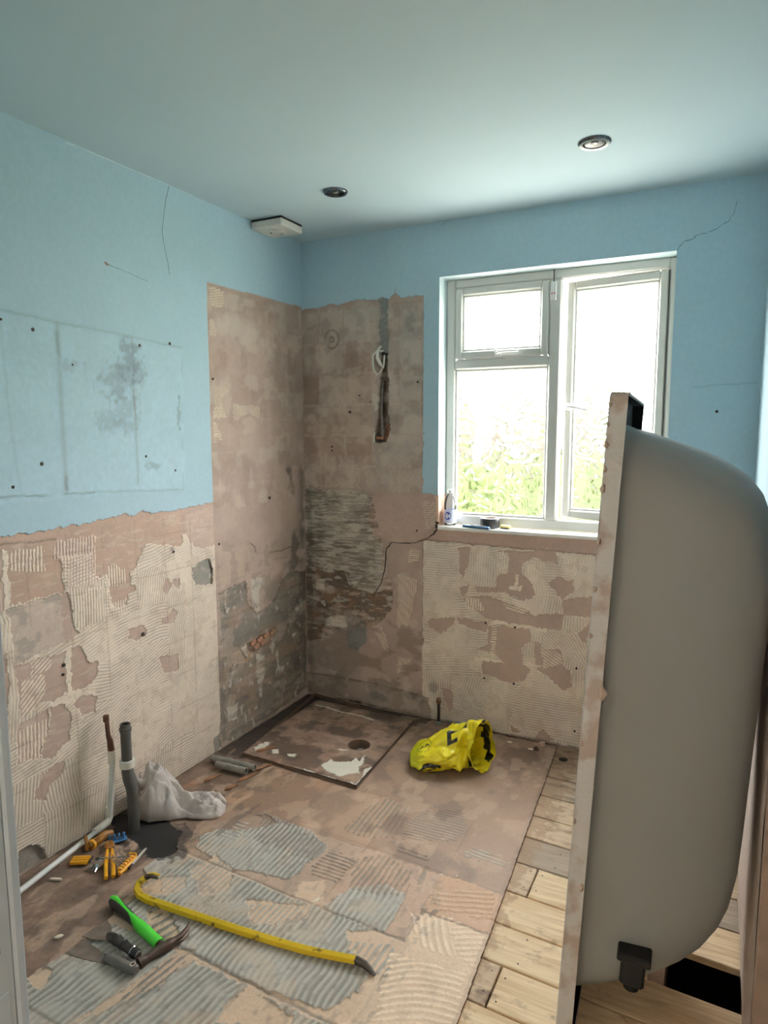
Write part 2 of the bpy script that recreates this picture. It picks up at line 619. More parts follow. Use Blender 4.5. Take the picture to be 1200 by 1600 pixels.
# a band with steeper combing towards the doorway, fine level combing towards the shower
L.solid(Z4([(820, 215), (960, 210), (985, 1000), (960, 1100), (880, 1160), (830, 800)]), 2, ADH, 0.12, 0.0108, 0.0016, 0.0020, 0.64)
P = lambda pts, c=PLAS, v=0.12: L.fill(Z4(pts), 1, c, 0.0, v)
P([(-80, 190), (560, 75), (812, 50), (812, 190), (790, 212), (655, 200), (600, 300), (575, 330), (580, 380), (612, 400), (570, 430), (565, 470),
   (520, 490), (495, 480), (490, 400), (480, 345), (410, 345), (420, 170), (260, 180), (250, 240), (-80, 255)], S(192, 156, 132))
P([(826, 70), (968, 20), (968, 200), (905, 222), (860, 206), (835, 165)], PINKP)
P([(-60, 255), (28, 235), (20, 500), (-60, 520)], PINKP)
P([(28, 235), (255, 225), (265, 280), (285, 400), (280, 420), (45, 472)], S(186, 150, 124))
P([(30, 490), (268, 425), (288, 640), (62, 738)], GREYP, 0.2)
P([(268, 425), (302, 418), (330, 570), (360, 600), (288, 652)], PLAS)
P([(60, 742), (165, 715), (300, 680), (303, 860), (232, 905), (180, 910), (95, 985), (85, 880)], PLAS)
P([(303, 672), (360, 663), (395, 730), (437, 718), (430, 790), (380, 850), (318, 862)], S(182, 148, 126))
P([(332, 892), (380, 865), (432, 880), (425, 950), (370, 970), (330, 920)], PLAS)
P([(225, 935), (290, 918), (312, 960), (302, 1080), (240, 1150), (180, 1156), (212, 1050)], PLAS)
P([(75, 1010), (210, 935), (212, 1050), (175, 1156), (80, 1190)], PINKP)
for pts in ([(580, 575), (640, 560), (655, 600), (605, 640), (572, 622)], [(718, 402), (745, 348), (768, 385), (735, 428)],
            [(770, 360), (800, 355), (800, 398), (780, 402)], [(722, 538), (770, 488), (788, 505), (770, 552), (718, 562)],
            [(700, 705), (790, 690), (800, 760), (730, 775)], [(-40, 700), (20, 690), (40, 800), (30, 1000), (-20, 1010)]):
    P(pts)
L.fill(Z5([(183, 392), (240, 330), (288, 308), (280, 362), (217, 430), (200, 482), (148, 487), (170, 430)]), 1, PLAS, 0.0)
for pts, an, sp, c in (([(30, 235), (190, 213), (190, 322), (50, 332)], 1.5, .013, ADH), ([(250, 182), (432, 160), (425, 340), (440, 376), (302, 402), (265, 282), (230, 272), (232, 232)], 1.5, .0125, S(222, 200, 186)),
                       ([(302, 402), (492, 388), (500, 500), (372, 582), (332, 562)], 1.55, .0115, ADH), ([(92, 810), (200, 780), (200, 870), (180, 910), (98, 990)], .72, .013, ADH),
                       ([(478, 300), (530, 290), (560, 320), (560, 380), (480, 400)], 1.55, .012, ADH), ([(75, 1040), (212, 980), (205, 1100), (175, 1156), (70, 1190)], 1.5, .0135, ADH),
                       ([(130, 720), (215, 700), (230, 760), (140, 800)], .6, .012, ADH), ([(480, 480), (560, 440), (565, 500), (500, 530)], 1.5, .012, ADH)):
    L.comb(Z4(pts), 2, c, an, sp, 0.0018, 0.42)
# adhesive blobs on the joints of that first column
for pts in ([(0, 230), (28, 228), (42, 480), (20, 500), (8, 350)], [(292, 675), (316, 668), (320, 860), (300, 870)], [(230, 905), (310, 862), (430, 850), (430, 870), (330, 900), (225, 935)]):
    L.fill(Z4(pts), 2, ADH, 0.0022, 0.06)
L.grid([-0.727 - .15 * k for k in range(1, 9)], [0.13, 0.28, 0.43, 0.58, 0.73, 0.88, 1.03], S(150, 126, 106), 0.0028, 0.45, -0.0007, 0.42, ((-2.0, -0.727), (0, 1.1)))
L.line(on_left([(341, 792), (344, 900), (347, 1160)]), S(120, 98, 82), 0.003, 0.7, -0.001)
L.line(Z4([(0, 205), (90, 195), (170, 190), (250, 178)]), S(105, 84, 70), 0.003, 0.8, -0.001)
L.fill(Z4([(852, 305), (930, 268), (948, 310), (946, 378), (868, 384)]), 3, S(134, 130, 118), -0.004, 0.3)
L.line(Z4([(930, 270), (946, 310), (946, 375)]), S(40, 34, 30), 0.004, 0.9)
L.fill(Z5([(80, 705), (150, 688), (205, 722), (215, 755), (150, 800), (95, 890), (40, 900)]), 3, S(140, 130, 118), -0.010, 0.3)
L.fill(Z5([(945, 215), (985, 190), (992, 245), (955, 275)]), 3, CEM, -0.006, 0.3)
for y, z in ((-0.985, .97), (-1.157, .655), (-0.985, .72)):
    L.blot(y, z, .02, .018, S(40, 32, 28), .9, .5, .02, int(-y * 100))
L.blot(*Z4([(560, 760)])[0], .03, .02, S(186, 140, 90), .5, .45, .03, 3)
L.blot(*Z4([(828, 450)])[0], .02, .03, S(186, 140, 90), .5, .45, .03, 4)
L.scuff(Z4([(30, 490), (268, 425), (288, 640), (62, 738)]), S(146, 138, 124), .6, .58, .05, .05, 8)
L.scuff(Z4([(0, 200), (960, 30), (980, 1150), (0, 1300)]), S(172, 150, 130), .28, .62, .03, .03, 9, -.0004)
L.scuff(Z4([(0, 200), (960, 30), (980, 1150), (0, 1300)]), S(244, 232, 216), .16, .66, .05, .012, 10)

# the shower corner, left face
SW = [(-0.727, 2.09), (0.02, 2.09), (0.02, -0.02), (-0.727, -0.02)]
Z3L = lambda pts: on_left(zm(pts, 300, 740, 2.857))
Z2L = lambda pts: on_left(zm(pts, 300, 400, 2.857))
sl, m = L.reg(SW, False)
m &= L.K[sl] != 0
u, v = L.U[sl], L.V[sl]
cc = S(178, 150, 132) * (1 + 0.5 * (L.mott[sl] - 0.5) + 0.12 * (L.fine[sl] - 0.5))[..., None]
L.C[sl] = np.where(m[..., None], cc, L.C[sl])
L.K[sl] = np.where(m, 1, L.K[sl])
L.H[sl] = np.where(m, 0.0012 * (L.mott[sl] - .5), L.H[sl])
for i, (px, py, r1, r2, c, a) in enumerate([(380, 520, .2, .12, (196, 178, 160), .6), (390, 620, .18, .1, (160, 128, 108), .5), (440, 470, .08, .2, (196, 178, 160), .5),
                                            (400, 700, .15, .1, (192, 166, 146), .5), (455, 600, .04, .25, (140, 116, 100), .5), (350, 560, .1, .1, (165, 132, 112), .4)]):
    L.blot(*on_left([(px, py)])[0], r1, r2, S(*c), a, .35, .08, 20 + i)
L.grid([-.15, -.30, -.45, -.60], [1.20, 1.35, 1.50, 1.65, 1.80, 1.95], S(200, 178, 160), 0.004, 0.28, 0.0005, 0.5, ((-.727, 0), (1.1, 2.07)))
for pts, an in (([(75, 130), (140, 160), (140, 235), (85, 230)], .25), ([(80, 280), (105, 300), (105, 360), (80, 350)], .9), ([(95, 580), (170, 590), (160, 610), (130, 640), (150, 720), (95, 730), (100, 640)], 1.5),
                ([(95, 670), (135, 668), (160, 722), (95, 728)], 0), ([(180, 660), (305, 670), (300, 725), (250, 700), (185, 730)], 1.3), ([(95, 730), (130, 790), (132, 820), (100, 830)], 0)):
    L.comb(Z2L(pts), 2, S(212, 196, 176), an, .011, .0015, .34)
L.comb(Z3L([(110, 340), (250, 320), (270, 480), (230, 470), (130, 510)]), 2, S(192, 172, 154), 1.4, .008, .001, .5)
DK = S(126, 115, 102)
L.fill(Z3L([(118, 535), (240, 478), (245, 575), (290, 625), (372, 570), (385, 500), (430, 440), (510, 430), (510, 640), (380, 682), (250, 740), (140, 792)]), 3, DK, -0.004, 0.45)
L.fill(Z3L([(138, 795), (250, 742), (382, 682), (512, 640), (512, 960), (330, 1100), (190, 1195), (120, 1195)]), 3, S(142, 124, 106), -0.003, 0.45)
for z0 in np.arange(0.34, 0.80, 0.035):
    L.line([(-0.72, z0), (-0.3, z0 + .01), (0, z0 - .005)], S(104, 96, 86), 0.004, 0.4, -0.001, 0.5, int(z0 * 1000))
L.fill(Z3L([(182, 800), (250, 758), (300, 750), (300, 780), (250, 845), (182, 850)]), 4, TANB, -0.006, 0.25)
L.fill(Z3L([(250, 760), (372, 690), (375, 735), (300, 790), (262, 800)]), 4, S(120, 92, 72), -0.012, 0.25)
L.fill(Z3L([(245, 350), (330, 370), (390, 405), (388, 500), (372, 560), (300, 622), (252, 560), (240, 480)]), 1, S(186, 158, 138), 0.0015, 0.15)
for pts in ([(262, 470), (330, 458), (318, 500), (300, 520), (302, 620), (268, 604)], [(218, 770), (245, 758), (250, 830), (225, 800)], [(285, 800), (325, 802), (325, 860), (312, 1000), (300, 1000), (290, 880)],
            [(150, 1050), (205, 1030), (205, 1095), (160, 1110)], [(150, 600), (170, 598), (165, 625), (150, 625)], [(445, 715), (470, 700), (450, 735)], [(180, 860), (195, 850), (175, 960), (165, 960)]):
    L.fill(Z3L(pts), 1, S(206, 194, 176), 0.001, 0.15)
for i, (px, py, r1, r2, a) in enumerate([(455, 750, .06, .10, .8), (460, 860, .06, .18, .7), (470, 960, .05, .2, .7), (465, 1040, .05, .1, .6), (360, 1000, .05, .3, .35), (430, 920, .10, .10, .5), (380, 1080, .2, .08, .4)]):
    L.blot(*on_left([(px, py)])[0], r1, r2, S(70, 64, 58), a, .36, .05, 40 + i)
L.blot(*on_left([(350, 1060)])[0], .02, .3, S(72, 68, 64), .8, .4, .04, 60)
L.line(Z3L([(345, 350), (400, 345), (440, 325)]), S(70, 58, 48), .003, .8)
L.line(Z3L([(262, 310), (280, 325), (285, 350)]), S(50, 42, 36), .003, .9)
L.line(Z3L([(515, 945), (400, 1040), (200, 1160)]), S(60, 50, 42), .006, .5, -.002)
CEMZ = Z3L([(118, 535), (240, 478), (300, 622), (385, 500), (510, 430), (512, 960), (330, 1100), (190, 1195), (125, 1195)])
L.scuff(CEMZ, S(104, 94, 82), .6, .55, .09, .018, 11, -.001)
L.scuff(CEMZ, S(186, 166, 146), .45, .62, .08, .05, 12, .001)
L.scuff(CEMZ, S(156, 124, 96), .5, .62, .12, .05, 13)
L.scuff(CEMZ, S(214, 204, 188), .6, .74, .03, .045, 14, .001)
L.scuff(Z3L([(110, 300), (500, 300), (510, 640), (118, 560)]), S(140, 124, 108), .5, .58, .05, .04, 15)
L.scuff([(-.72, 1.1), (0, 1.1), (0, 2.06), (-.72, 2.06)], S(206, 186, 166), .35, .58, .09, .07, 16)
L.scuff([(-.72, 1.1), (0, 1.1), (0, 2.06), (-.72, 2.06)], S(140, 114, 98), .3, .62, .07, .10, 17)
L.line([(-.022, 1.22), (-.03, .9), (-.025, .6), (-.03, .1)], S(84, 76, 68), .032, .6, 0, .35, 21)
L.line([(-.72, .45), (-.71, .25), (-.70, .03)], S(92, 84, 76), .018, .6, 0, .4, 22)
L.mute(.68, [1, 3, 4])
L.mute(.92, [2])

wl = L.mesh(lambda U, V, H: np.stack([H, U, V], -1), {0: ('wall_left', M_paint, None), 1: ('exposed_plaster', M_plaster, 0), 2: ('tile_adhesive', M_adh, 0),
                                                     3: ('cement_render', M_cem, 0), 4: ('broken_brickwork', M_cem, 0)})
WALL_L = wl[0]
tag(WALL_L, 'pale blue painted wall stripped to plaster below, with cabinet outline and shower corner', 'wall', kind='structure')
for k in (1, 2, 3):
    wl[k]['kind'] = 'stuff'
tag(wl[2], 'cream combed tile adhesive left on the wall')
# a few bricks bared in the hole beside the shower corner
M_brick = mat('orange_brick', S(166, 126, 102), 0.9, var=0.2, nscale=60, bump=0.5)
bm_ = MB().box(-.006, .006, -.019, .019, -.012, .012, .002)
me_b = None
for i, (px, py) in enumerate([(397, 1004), (407, 999), (417, 993), (427, 988), (402, 1010), (412, 1004)]):
    y, z = on_left([(px, py)])[0]
    if me_b is None:
        bo = bm_.build('brick', M_brick, wl[4])
        me_b = bo.data
    else:
        bo = link('brick', me_b, None, wl[4])
    bo.location = (-.006, y, z)
    bo.rotation_euler = (0.35, 0, 0)

# ---------------------------------------------------------------- wall_back (y = 0; u = x, v = z)
WX0, WX1, WZ0, WZ1 = 0.769, 1.785, 0.982, 2.154
B = Surf(np.unique(np.concatenate([lines((0, 1.64, 0.0034), (1.64, RW, 0.03)), [WX0, WX1]])),
         np.unique(np.concatenate([lines((0, 1.0, 0.0034), (1.0, 2.1, 0.0042), (2.1, HC, 0.03)), [WZ0, WZ1]])), 300)
B.C[:] = PAINT * (1 + 0.05 * (B.mott - 0.5))[..., None]
B.H[:] = 0.0038
B.keep = ~((B.U > WX0 + 1e-5) & (B.U < WX1 - 1e-5) & (B.V > WZ0 + 1e-5) & (B.V < WZ1 - 1e-5))
B.line(on_back([(1080, 605), (1150, 600), (1182, 597)]), S(120, 148, 158), .003, .4)
top = [(470, 484), (500, 481), (520, 474), (528, 477), (560, 468), (588, 469), (598, 464), (608, 468), (618, 458), (626, 465), (662, 462), (660, 771), (690, 773)]
B.fill([(-0.02, 2.08)] + rag(on_back(top)[:11], .003, .015) + on_back(top)[11:] + [(2.2, 1.135), (2.2, -0.02), (-0.02, -0.02)], 1, PLAS, 0.0, 0.15, False)
B.bare = True
Z6 = lambda pts: on_back(zm(pts, 640, 780, 3.75))
Z3 = lambda pts: on_back(zm(pts, 300, 740, 2.857))
Z2 = lambda pts: on_back(zm(pts, 300, 400, 2.857))
# below the window
angb, crvb = cells(B, 0.69, 0.85, 0.15, [(.6, 0.0, .2), (.3, 1.55, .15), (.1, -0.9, .2)], 9)
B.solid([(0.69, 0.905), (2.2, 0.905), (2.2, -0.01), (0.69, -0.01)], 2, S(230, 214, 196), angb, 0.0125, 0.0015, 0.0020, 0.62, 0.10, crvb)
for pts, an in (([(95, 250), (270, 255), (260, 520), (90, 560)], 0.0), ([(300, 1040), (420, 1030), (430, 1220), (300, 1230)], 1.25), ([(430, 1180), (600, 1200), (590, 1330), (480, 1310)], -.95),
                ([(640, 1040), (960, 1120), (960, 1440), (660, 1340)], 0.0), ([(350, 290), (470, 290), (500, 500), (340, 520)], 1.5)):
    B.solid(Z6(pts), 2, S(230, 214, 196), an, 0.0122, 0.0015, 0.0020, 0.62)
Q = lambda pts, c=PLAS: B.fill(Z6(pts), 1, c, 0.0, 0.12)
for pts in ([(288, 280), (356, 282), (346, 380), (312, 466), (290, 430)],
            [(520, 300), (862, 310), (872, 382), (790, 370), (722, 342), (662, 372), (650, 430), (700, 470), (742, 550), (720, 582), (640, 592), (560, 550), (400, 540), (382, 508), (500, 512), (512, 450), (582, 420), (580, 342)],
            [(810, 500), (870, 458), (950, 480), (962, 550), (900, 592), (840, 530)], [(900, 592), (1080, 575), (1070, 702), (900, 672)], [(298, 510), (342, 503), (342, 550), (310, 572)],
            [(322, 582), (430, 560), (560, 600), (700, 652), (722, 680), (902, 672), (890, 762), (720, 752), (640, 742), (480, 712), (332, 622)], [(282, 700), (460, 722), (450, 782), (290, 732)],
            [(460, 742), (702, 750), (712, 830), (650, 872), (662, 960), (712, 1000), (682, 1062), (600, 1082), (430, 1022), (430, 952), (532, 945), (490, 900), (380, 882), (460, 852)],
            [(720, 832), (760, 828), (770, 880), (892, 890), (902, 980), (942, 1000), (952, 1100), (902, 1122), (800, 1032), (740, 1000), (740, 920)],
            [(188, 1113), (250, 1118), (262, 1230), (235, 1242), (200, 1180)], [(110, 702), (272, 690), (262, 740), (180, 792), (112, 752)], [(985, 800), (1055, 715), (1035, 850)],
            [(735, 1385), (790, 1358), (855, 1412), (740, 1425)], [(590, 1328), (665, 1372), (590, 1362)]):
    Q(pts)
for pts, an in (([(520, 305), (575, 310), (575, 435), (520, 430)], 1.45), ([(540, 550), (640, 575), (700, 650), (640, 670), (560, 640)], -.2), ([(655, 395), (740, 380), (745, 540), (680, 450)], 1.5), ([(330, 580), (420, 580), (440, 660), (330, 640)], 1.5),
                ([(480, 720), (510, 730), (500, 960), (480, 950)], 0.05), ([(340, 950), (430, 960), (430, 1020), (350, 990)], -.3), ([(860, 330), (960, 330), (980, 450), (880, 420)], 1.45), ([(760, 880), (880, 900), (900, 960), (780, 990)], -.5)):
    B.comb(Z6(pts), 2, S(232, 217, 198), an, .0125, .0016, .45)
for pts in ([(480, 712), (640, 735), (800, 755), (800, 772), (640, 755), (480, 725)], [(380, 920), (530, 940), (540, 955), (380, 945)], [(690, 950), (765, 970), (760, 985), (690, 965)], [(620, 440), (640, 440), (630, 520), (612, 520)], [(585, 505), (660, 512), (655, 530), (585, 524)]):
    B.fill(Z6(pts), 2, S(232, 217, 198), 0.0018, 0.06)
B.fill(Z6([(60, 150), (1200, 240), (1200, 322), (1080, 318), (740, 292), (400, 262), (75, 232)]), 1, S(188, 152, 132), 0.0008, 0.14)
B.line(Z6([(75, 236), (400, 266), (740, 296), (1090, 322)]), S(118, 92, 78), .003, .75, -.001)
B.line(on_back([(661, 845), (660, 960), (657, 1095)]), S(128, 98, 82), .0035, .7, -.001)
# shower corner, right face
SWB = [(-0.02, 2.1), (0.69, 2.1), (0.69, -0.02), (-0.02, -0.02)]
sl, m = B.reg(SWB, False)
m &= B.K[sl] != 0
cc = S(176, 148, 130) * (1 + 0.45 * (B.mott[sl] - 0.5) + 0.12 * (B.fine[sl] - 0.5))[..., None]
B.C[sl] = np.where(m[..., None], cc, B.C[sl])
B.K[sl] = np.where(m, 1, B.K[sl])
B.H[sl] = np.where(m, 0.0012 * (B.mott[sl] - .5), B.H[sl])
gx = [0.105, 0.255, 0.41, 0.565]
gz = [1.265, 1.42, 1.575, 1.73, 1.885]
for i, x in enumerate([0.0] + gx):
    for j, z in enumerate([1.15] + gz):
        x1 = (gx + [0.69])[i]
        z1 = (gz + [2.05])[j]
        c = S(*[(172, 142, 124), (182, 156, 138), (164, 134, 116), (186, 164, 148)][int(_h(np.array(i), np.array(j), 4) * 4) % 4])
        if x > .4 or z > 1.87:
            c = c * 0.5 + S(184, 172, 160) * 0.5
        B.fill([(x + .006, z + .006), (x1 - .006, z + .006), (x1 - .006, z1 - .006), (x + .006, z1 - .006)], 1, c, -0.0005, 0.25)
B.grid(gx, gz, S(204, 182, 164), 0.0045, 0.5, 0.001, 0.3, ((0, .69), (1.15, 2.06)))
for pts, an in (([(505, 885), (720, 890), (725, 1030), (505, 1025)], .6), ([(590, 890), (725, 890), (725, 1040), (590, 1030)], -.75), ([(735, 890), (870, 890), (870, 1045), (735, 1045)], .5), ([(880, 890), (1025, 895), (1025, 1050), (880, 1050)], .9)):
    B.comb(Z2(pts), 1, S(194, 170, 152), an, .012, .0008, .62, gaps=.5)
B.fill(Z2([(835, 190), (876, 190), (878, 470), (838, 440)]), 3, S(126, 130, 128), -0.002, 0.12)
for i, (px, py, r1, r2, c, a) in enumerate([(640, 530, .06, .3, (170, 162, 150), .6), (560, 490, .15, .06, (186, 174, 160), .6), (640, 500, .04, .1, (120, 120, 110), .5), (520, 500, .1, .1, (186, 170, 152), .4), (490, 600, .05, .3, (158, 128, 110), .5)]):
    B.blot(*on_back([(px, py)])[0], r1, r2, S(*c), a, .35, .07, 80 + i)
# ring where a shower pipe came through
cx, cz = on_back([(518, 530)])[0]
for r_, c_, a_ in ((.040, (120, 98, 84), .7), (.033, (188, 164, 146), .6), (.012, (60, 48, 40), .9)):
    B.line([(cx + r_ * math.cos(t), cz + r_ * 1.15 * math.sin(t)) for t in np.linspace(0, 6.28, 17)], S(*c_), .004, a_, .001)
B.blot(cx, cz, .01, .015, S(40, 30, 26), .9, .4, .02, 90)
# pipe chase cut into the wall
ch = Z2([(842, 425), (874, 440), (878, 560), (876, 752), (872, 832), (812, 832), (812, 790), (830, 740), (834, 690), (828, 640), (836, 600), (840, 530)])
B.fill(ch, 4, S(96, 78, 64), -0.030, 0.4)
B.fill(Z2([(858, 450), (876, 450), (878, 560), (876, 752), (858, 752)]), 4, S(110, 98, 84), -0.022, 0.3)
B.fill(Z2([(850, 752), (878, 750), (873, 828), (850, 828)]), 4, S(128, 74, 48), -0.024, 0.3)
B.fill(Z2([(800, 610), (830, 620), (832, 690), (815, 700)]), 1, S(198, 184, 168), .001)
# scratched render below
B.fill(Z3([(505, 65), (720, 72), (800, 90), (812, 140), (790, 182), (800, 272), (852, 300), (842, 500), (800, 540), (740, 520), (700, 442), (506, 405)]), 3, S(176, 162, 144), -.002, .3)
sl, m = B.reg(Z3([(506, 75), (810, 90), (790, 182), (800, 272), (845, 310), (835, 480), (700, 430), (508, 400)]))
r = B.ridge(sl, 0.03, .0155, 0, 0, .5) * sstep(.35, .6, fbm(B.U[sl] / .05, B.V[sl] / .01, 71))
B.C[sl] = np.where(m[..., None], B.C[sl] * (1 - .28 * (1 - r))[..., None] + S(206, 194, 176) * (.15 * r)[..., None], B.C[sl])
B.H[sl] += np.where(m, .0015 * r, 0)
B.fill(Z3([(506, 405), (700, 442), (740, 520), (800, 540), (892, 515), (892, 600), (842, 672), (690, 640), (640, 655), (622, 692), (585, 680), (580, 742), (520, 748), (500, 700)]), 3, S(108, 88, 70), -.004, .45)
for k in range(9):
    z0 = 0.70 + .022 * k
    B.line([(0, z0 + .02), (.2, z0 + .005), (.42, z0)], S(74, 60, 48), .005, .6, -.001, .5, k + 30)
B.fill(Z3([(512, 600), (582, 610), (585, 690), (560, 700), (515, 690)]), 3, S(140, 96, 62), -.004, .3)
B.fill(Z3([(685, 640), (780, 652), (782, 750), (732, 800), (700, 772), (690, 700)]), 3, S(132, 128, 122), .001, .25)
for pts in ([(550, 475), (590, 478), (588, 525), (555, 520)], [(690, 462), (760, 465), (730, 500), (700, 500)], [(565, 560), (590, 562), (590, 590)], [(590, 680), (600, 640), (690, 640), (690, 690)]):
    B.fill(Z3(pts), 1, S(214, 200, 180), 0, .15)
for pts, an in (([(920, 450), (1005, 480), (962, 690), (920, 690)], 1.5), ([(918, 820), (975, 828), (950, 890), (918, 892)], 1.5), ([(800, 670), (850, 680), (880, 800), (860, 790)], 1.4), ([(965, 340), (1020, 340), (1010, 400), (970, 400)], 0), ([(1030, 120), (1090, 130), (1085, 230), (1040, 260)], .1)):
    B.comb(Z3(pts), 2, S(210, 192, 172), an, .011, .0014, .36)
B.fill(Z3([(800, 100), (1085, 100), (1090, 240), (1040, 285), (990, 305), (885, 305), (840, 285), (790, 200)]), 1, S(184, 152, 134), .0012, .12)
B.comb(Z3([(1030, 120), (1090, 130), (1085, 230), (1040, 260)]), 2, S(200, 178, 160), .1, .011, .001, .5)
B.fill(Z3([(512, 890), (620, 905), (830, 945), (1055, 1005), (1075, 1100), (850, 1050), (510, 965)]), 1, S(158, 134, 116), .004, .3)
B.line(Z3([(515, 888), (620, 903), (830, 942), (1055, 1003)]), S(78, 62, 52), .005, .75, -.001)
for i, (px, py, r1, r2, c, a) in enumerate([(590, 1085, .06, .04, (110, 102, 94), .7), (485, 900, .03, .3, (76, 66, 58), .7), (500, 830, .04, .15, (110, 92, 78), .6), (560, 905, .2, .03, (70, 58, 48), .6), (650, 1090, .1, .05, (96, 84, 74), .7),
                                            (530, 1060, .2, .03, (130, 108, 92), .5), (486, 990, .03, .12, (88, 78, 70), .7), (680, 1070, .05, .06, (120, 104, 90), .6)]):
    B.blot(*on_back([(px, py)])[0], r1, r2, S(*c), a, .36, .05, 100 + i)
B.line(on_back([(480, 1086), (560, 1098), (640, 1118), (700, 1128), (800, 1150), (900, 1170)]), S(44, 36, 30), .012, .75, 0, .3, 3)
CB = Z3([(500, 60), (800, 90), (850, 300), (892, 515), (892, 600), (842, 672), (690, 700), (580, 750), (500, 750)])
B.scuff(CB, S(92, 76, 62), .55, .56, .09, .016, 11, -.001)
B.scuff(CB, S(206, 192, 172), .55, .62, .05, .014, 12, .001)
B.scuff(Z3([(506, 400), (890, 520), (840, 672), (520, 748)]), S(158, 110, 66), .4, .60, .07, .04, 13)
B.scuff([(0, .02), (.69, .02), (.69, .75), (0, .75)], S(206, 186, 166), .3, .64, .05, .06, 14, .0005)
B.scuff([(0, .02), (.69, .02), (.69, .5), (0, .5)], S(112, 92, 76), .5, .56, .10, .06, 15)
B.scuff([(0, 1.15), (.69, 1.15), (.69, 2.06), (0, 2.06)], S(136, 112, 96), .3, .58, .05, .06, 16)
B.scuff([(0, 1.15), (.69, 1.15), (.69, 2.06), (0, 2.06)], S(204, 184, 166), .35, .60, .06, .05, 17, .0004)
B.scuff([(.69, .02), (2, .02), (2, .97), (.69, .97)], S(176, 152, 132), .25, .62, .03, .03, 18)
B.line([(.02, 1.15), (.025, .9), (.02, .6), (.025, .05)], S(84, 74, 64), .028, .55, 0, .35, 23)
B.mute(.70, [1, 3, 4])
B.mute(.92, [2])
wb = B.mesh(lambda U, V, H: np.stack([U, -H, V], -1), {0: ('wall_back', M_paint, None), 1: ('exposed_plaster', M_plaster, 0), 2: ('tile_adhesive', M_adh, 0),
                                                      3: ('cement_render', M_cem, 0), 4: ('pipe_chase', M_cem, 0)})
WALL_B = wb[0]
tag(WALL_B, 'pale blue window wall stripped to plaster below the sill and in the shower corner', 'wall', kind='structure')
for k in (1, 2, 3):
    wb[k]['kind'] = 'stuff'
tag(wb[4], 'recess cut for the shower pipes')

# ---------------------------------------------------------------- wall_right (x = RW; u = y, v = z)
R_ = Surf(lines((-1.5, 0.0, 0.008)), lines((0, 1.16, 0.008), (1.16, HC, 0.06)), 500)
R_.C[:] = PAINT * (1 + 0.05 * (R_.mott - 0.5))[..., None]
R_.H[:] = .0038
R_.fill([(-1.6, 1.135), (0.1, 1.135), (0.1, -.1), (-1.6, -.1)], 1, S(234, 214, 202), 0.004, .14)
R_.H += np.where(R_.K == 1, 0.012 * (fbm(R_.U / .2, R_.V / .5, 8) - .5), 0)
R_.mute(.75, [1])
wr = R_.mesh(lambda U, V, H: np.stack([RW - H, U, V], -1), {0: ('wall_right', M_paint, None), 1: ('exposed_plaster', M_plaster, 0)}, True)
tag(wr[0], 'pale blue wall with bare pink plaster low down, behind the upright bath', 'wall', kind='structure')
wr[1]['kind'] = 'stuff'
# the wall turns away beyond the bath
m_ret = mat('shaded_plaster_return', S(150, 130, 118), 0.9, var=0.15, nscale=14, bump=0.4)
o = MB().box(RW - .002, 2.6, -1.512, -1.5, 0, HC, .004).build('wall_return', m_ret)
tag(o, 'narrow plaster face where the bath-side wall turns outward', 'wall', kind='structure')
o = MB().box(2.6, 2.62, YF, -1.5, 0, HC).build('wall_recess', M_hall)
tag(o, 'side wall of the recess beside the doorway', 'wall', kind='structure')
# wall with the doorway, behind which the picture is taken
DX0, DX1, DH = 1.138, 2.16, 2.08
o = MB().box(0, DX0, YF - .1, YF, 0, HC).box(DX1, 2.62, YF - .1, YF, 0, HC).box(DX0, DX1, YF - .1, YF, DH, HC).build('wall_front', mat('pale_blue_front_paint', S(172, 200, 210), .65, var=.02))
tag(o, 'pale blue wall with the open doorway', 'wall', kind='structure')
o = MB().box(-.1, 2.72, YF, .16, HC, HC + .06).build('ceiling', M_ceil)
tag(o, 'smooth pale blue painted ceiling', 'ceiling', kind='structure')
CEIL = o
# hall beyond the doorway
hx0, hx1, hy0 = .4, 3.1, -4.3
o = MB().box(hx0, hx1, hy0, YF - .1, -.06, -.005).build('hall_floor', mat('hall_carpet', S(150, 128, 104), .95, var=.1, nscale=80))
tag(o, 'plain brown hall floor beyond the doorway', 'floor', kind='structure')
o = MB().box(hx0 - .05, hx0, hy0, YF - .1, 0, HC).box(hx1, hx1 + .05, hy0, YF - .1, 0, HC).box(hx0, hx1, hy0 - .05, hy0, 0, HC).build('wall_hall', M_hall)
tag(o, 'off-white hall walls beyond the doorway', 'wall', kind='structure')
o = MB().box(hx0, hx1, hy0, YF - .1, HC, HC + .05).build('hall_ceiling', M_hall)
tag(o, 'off-white hall ceiling beyond the doorway', 'ceiling', kind='structure')

